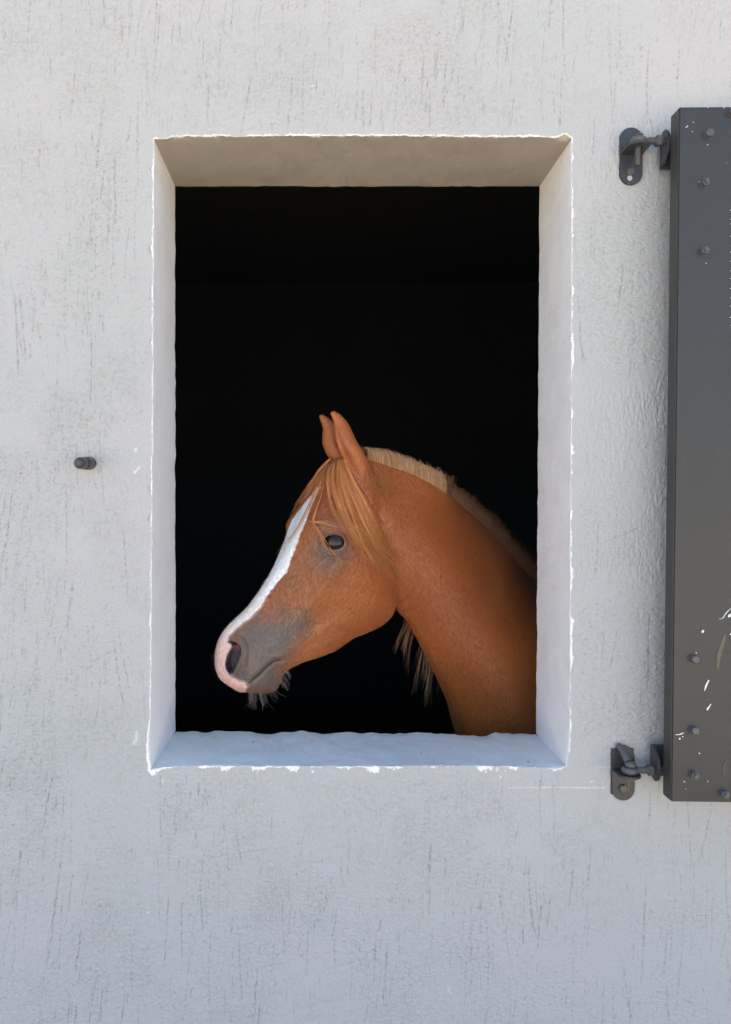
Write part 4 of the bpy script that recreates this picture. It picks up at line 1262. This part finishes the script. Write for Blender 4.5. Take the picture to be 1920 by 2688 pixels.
# drips, scratches and chips in the paint, each a thin flake on the sheet
def flake(mbx, pts, wid, mi=0, d=0.0006):
    pts = [sh(*p) for p in pts]
    c = cr(np.array([tuple(p) for p in pts]), max(4, len(pts) * 3))
    n = len(c); t = np.gradient(c, axis=0); t /= np.linalg.norm(t, axis=1)[:, None] + 1e-9
    nb = np.stack([-t[:, 2], 0 * t[:, 0], t[:, 0]], 1)
    w = wid * (0.35 + 0.65 * np.sin(np.linspace(0.25, math.pi - 0.35, n))) * (1 + 0.25 * np.random.default_rng(int(pts[0].x * 1e5)).standard_normal(n))
    a = c + nb * w[:, None] / 2; b = c - nb * w[:, None] / 2
    outl = [Vector(p) for p in a] + [Vector(p) for p in b[::-1]]
    mbx.prism([Vector((p.x, YF + 0.0002, p.z)) for p in outl], (0, -d - 0.0002, 0), mi)
def Z5(x, y): return (1720 + x / 3.668, 1500 + y / 3.668)
fk = MB()
for pts, wd in (([(518, 1045), (495, 1090), (475, 1148)], .0022), ([(537, 1276), (515, 1310), (498, 1335)], .0022), ([(466, 565), (453, 590)], .0030), ([(196, 1572), (240, 1568), (275, 1552)], .0016),
                ([(228, 1615), (244, 1606)], .0018), ([(262, 1592), (270, 1588)], .0015), ([(418, 1748), (434, 1752)], .0016), ([(704, 440), (730, 408)], .0034), ([(724, 610), (733, 600)], .003),
                ([(616, 456), (650, 450), (680, 405), (724, 360)], .0010), ([(272, 2022), (290, 2026)], .0012), ([(500, 2018), (512, 2022)], .001), ([(290, 2090), (298, 2094)], .001), ([(390, 780), (402, 784)], .001)):
    flake(fk, [Z5(*p) for p in pts], wd)
for i in range(14):
    py = 545 + i * 24 + hr.uniform(-7, 7)
    if py < 870: flake(fk, [(1917 + hr.uniform(-1, 2), py), (1921, py + hr.uniform(-2, 3))], .0006)
for px, py, w_ in ((1819, 320, .0014), (1801, 333, .0018), (1817, 344, .001), (1858, 281, .001), (1900, 282, .001), (1857, 379, .0011), (1853, 690, .001), (1804, 330, .0014)):
    flake(fk, [(px, py), (px + 2, py + 2.6)], w_ * .55)
ed = MB()
fk.build('paint_chips', M_CHIPW, panel)['kind'] = 'stuff'
dk = MB()
flake(dk, [Z5(*p) for p in ((690, 1812), (668, 1880), (662, 1990))], .0058)
flake(dk, [Z5(*p) for p in ((606, 1738), (622, 1750))], .0045)
dk.build('tar_run', M_TAR, panel)
bn = MB(); flake(bn, [Z5(*p) for p in ((676, 612), (640, 720), (612, 820), (602, 940))], .0062); bn.build('brown_drip', M_BROWN, panel)
for (px, py, r_, rot, kind) in ((1859, 353, .0083, .2, 0), (1849, 482, .0083, .5, 1), (1847, 660, .0083, .1, 1), (1821, 1729, .0086, .4, 0), (1821, 1916, .0086, .2, 0), (1821, 2033, .0086, .7, 1), (1900, 2082, .0086, .3, 1), (1921, 297, .0083, .3, 0)):
    r_ *= 0.84; b = MB(); c = sh(px, py)
    b.tube([c + Vector((0, .002, 0)), c + Vector((0, -.0016, 0))], r_ * 1.12, 24)
    b.hexa(c + Vector((0, -.0014, 0)), (0, -1, 0), r_, .0075, rot=rot)
    if kind:
        b.tube([c + Vector((0, -.006, 0)), c + Vector((0, -.0115, 0))], r_ * .55, 16)
    b.build('bolt', M_BOLT, shutter, bevel=0.0004)

def stadium(px0, px1, py0, py1, y, n=18):
    a = at(px0, py0, y); b = at(px1, py1, y)
    r = (b.x - a.x) / 2; cx_ = (a.x + b.x) / 2
    pts = []
    for k in range(n + 1):
        t = math.pi * k / n; pts.append(Vector((cx_ + r * math.cos(t), y, a.z - r + r * math.sin(t))))
    for k in range(n + 1):
        t = math.pi + math.pi * k / n; pts.append(Vector((cx_ + r * math.cos(t), y, b.z + r + r * math.sin(t))))
    return pts
def Z4(x, y): return (1580 + x / 4.776, 240 + y / 4.776)
def Z6(x, y): return (1560 + x / 4.511, 1880 + y / 4.511)

def shelf(mbx, c, wd, out, th):
    """horizontal tongue bent out of the wall plate, rounded in front"""
    pts = [Vector((c.x - wd / 2, -0.003, c.z)), Vector((c.x - wd / 2, -out + wd / 2, c.z))]
    for k in range(1, 16):
        t = math.pi * k / 16
        pts.append(Vector((c.x - wd / 2 * math.cos(t), -out + wd / 2 - wd / 2 * math.sin(t), c.z)))
    pts += [Vector((c.x + wd / 2, -out + wd / 2, c.z)), Vector((c.x + wd / 2, -0.003, c.z))]
    mbx.prism(pts, (0, 0, th))
def threaded(mbx, a, b, r):
    a = Vector(a); b = Vector(b); n = 28; pts, rad = [], []
    for k in range(n + 1):
        pts.append(a.lerp(b, k / n)); rad.append(r * (1.0 if k % 2 else 0.84))
    mbx.tube(pts, rad, 14)

def hinge(upper):
    Z = Z4 if upper else Z6
    if upper:
        o = thing('hinge', 'dark iron shutter hinge near the top with a pin hanging down through its shelf', 'hinge', at(1654, 413, 0), 'iron hinges joining shutter and wall')
        x0, y0 = Z(212, 470); x1, y1 = Z(497, 1185)
    else:
        o = thing('hinge', 'worn iron shutter hinge near the bottom with a rusty ochre streak on its plate', 'hinge', at(1633, 2026, 0), 'iron hinges joining shutter and wall')
        x0, y0 = Z(198, 335); x1, y1 = Z(466, 985)
    p = MB(); p.prism(stadium(x0, x1, y0, y1, 0.0015), (0, -0.0060, 0)); 
    plate = p.build('wall_plate', M_IRON, o, bevel=0.0006)
    if not upper:
        q = MB(); a = at(*Z(196, 378), 0); b = at(*Z(464, 920), 0)
        q.prism([(a.x, .001, a.z), (b.x, .001, a.z), (b.x, .001, b.z), (a.x, .001, b.z)], (0, -.0035, 0)); q.build('backing_plate', M_IRON, o, bevel=.0004)
        q = MB(); 
        pa = [at(*Z(*k), -0.0046) for k in ((375, 735), (418, 730), (416, 850), (410, 888), (372, 890), (385, 870), (398, 800), (388, 760))]
        q.prism(pa, (0, -.0004, 0)); q.build('rust_streak', M_OCHRE, plate)
    # hex bolt with its slot in the plate
    bx, by = Z(355, 1012) if upper else Z(338, 850)
    c = at(bx, by, -0.0045)
    q = MB(); q.hexa(c, (0, -1, 0), 0.0070, 0.0055, rot=.35); q.build('bolt', M_STEEL, o, bevel=.0003)
    q = MB(); cc = at(*(Z(352, 1085) if upper else Z(325, 905)), -0.0046)
    q.prism([cc + Vector((.0042 * math.cos(t), 0, .0050 * math.sin(t))) for t in [k * math.pi / 9 for k in range(18)]], (0, -.0003, 0)); q.build('slot', M_OLD if upper else M_TAR, plate)
    # shelf, pin, eye of the threaded rod
    if upper:
        eye = at(*Z(420, 612), -0.030); zs = eye.z - 0.0085
    else:
        eye = at(*Z(385, 618), -0.030); zs = eye.z - 0.0100
    pc = at((x0 + x1) / 2, 0, 0)
    s_ = MB(); shelf(s_, Vector((pc.x + (.0005), 0, zs - 0.004)), 0.0385, 0.050 if upper else 0.046, 0.004); s_.build('shelf', M_IRON, o, bevel=.0008)
    q = MB()
    ax = Vector((pc.x + .001, -0.030, 0))
    if upper:
        q.tube([(ax.x, ax.y, zs - 0.034), (ax.x, ax.y, zs - 0.032), (ax.x, ax.y, zs + .014)], [.0044, .0054, .0056], 18)
        q.ball((ax.x, ax.y, zs + 0.0155), 0.0088, sc=(1, 1, .50))
    else:
        q.tube([(ax.x, ax.y, zs - 0.008), (ax.x, ax.y, zs + .014)], .0056, 18)
        q.ball((ax.x + .001, ax.y, zs + 0.0165), 0.0088, sc=(1.05, 1, .75))
        q.tube([(ax.x - .002, -0.028, zs + 0.021), (ax.x - .006, -0.016, zs + 0.034), (ax.x - .009, -0.004, zs + .040)], [.0066, .0056, .0052], 16)
    q.build('pin', M_IRON if upper else M_STEEL, o)
    e = MB()
    ec = Vector((ax.x, -0.030, zs + 0.0072))
    e.ring(ec, (0, 0, 1), 0.0078, 0.0058, 28, 12)
    nx0 = at(*(Z(720, 610) if upper else Z(672, 615)), -0.030).x
    nx1 = at(*(Z(845, 590) if upper else Z(785, 618)), -0.030).x
    e.tube([ec + Vector((.010, 0, 0)), ec + Vector((.017, 0, 0))], [.0062, .0052], 14, cap=False)
    threaded(e, ec + Vector((.016, 0, 0)), Vector((nx1 + .006, -0.030, ec.z)), 0.0062)
    e.build('eye_bolt', M_STEEL, o)
    for nx in (nx0, nx1):
        q = MB(); q.hexa((nx - .0055 if nx == nx0 else nx - .004, -0.030, ec.z), (1, 0, 0), .0096, .0095, rot=.5, up=(0, 0, 1)); q.build('nut', M_STEEL, o, bevel=.0004)
    # angle bracket on the shutter: an ear across the rod and a leaf behind the shutter's edge
    q = MB()
    ex = (nx0 + nx1) / 2 + (.0015 if upper else 0)
    zc_ = ec.z
    ear = []
    for k in range(13):
        t = math.pi * k / 12
        ear.append(Vector((ex - .0025, -0.030 - .0145 * math.cos(t) * 1, zc_ + (1 if upper else -1) * .0155 * math.sin(t) * 1.15)))
    dn = -1 if upper else 1
    ear += [Vector((ex - .0025, -0.026 + .010, zc_ + dn * .022)), Vector((ex - .0045, -0.018, zc_ + dn * .040)), Vector((ex - .0045, -0.030, zc_ + dn * .040)), Vector((ex - .0025, -0.0445, zc_ + dn * .018))]
    q.prism(ear, (.005, 0, 0))
    xa = ex - 0.0045; xb = sh_bot.x + .06
    zlo, zhi = (zc_ - .044, zc_ - .006) if upper else (zc_ + .006, zc_ + .040)
    q.prism([(xa, -.0185, zlo), (xb, -.0185, zlo), (xb, -.0185, zhi), (xa, -.0185, zhi)], (0, -.005, 0))
    q.build('bracket', M_IRON, o, bevel=.0008)
    # short spacer block carrying the bracket leaf to the shutter's back
    q = MB(); zz = (zlo + zhi) / 2
    q.prism([(xb - .035, -.0237, zz - .015), (xb, -.0237, zz - .015), (xb, -.0237, zz + .015), (xb - .035, -.0237, zz + .015)], (0, YB + .0237 + .0005, 0)); q.build('spacer', M_IRON, o)
hinge(True); hinge(False)

# peg that stops the shutter when it is closed
pb = at(236, 1216, 0.0)
peg = thing('shutter_stop', 'short dark rubber tipped steel stop peg sticking out of bare wall', 'stop peg', tuple(pb))
q = MB(); d = Vector((-.03, -1, -.06)).normalized()
q.tube([pb + Vector((0, .003, 0)), pb + d * .004], .0112, 24); q.build('washer', M_TAR, peg, bevel=.0005)
q = MB(); q.tube([pb + d * .003, pb + d * .016, pb + d * .025, pb + d * .027], [.0108, .0110, .0106, .0092], 28); q.build('collar', M_IRON, peg)
q = MB(); q.tube([pb + d * .025, pb + d * .037], .0078, 20); q.build('neck', M_TAR, peg)
q = MB(); tipc = [pb + d * t for t in (.030, .032, .047, .052, .055)]
q.tube([p + Vector((-.0006, 0, .0006)) for p in tipc], [.0078, .0096, .0098, .0084, .0048], 28); q.build('rubber_tip', M_IRON, peg)
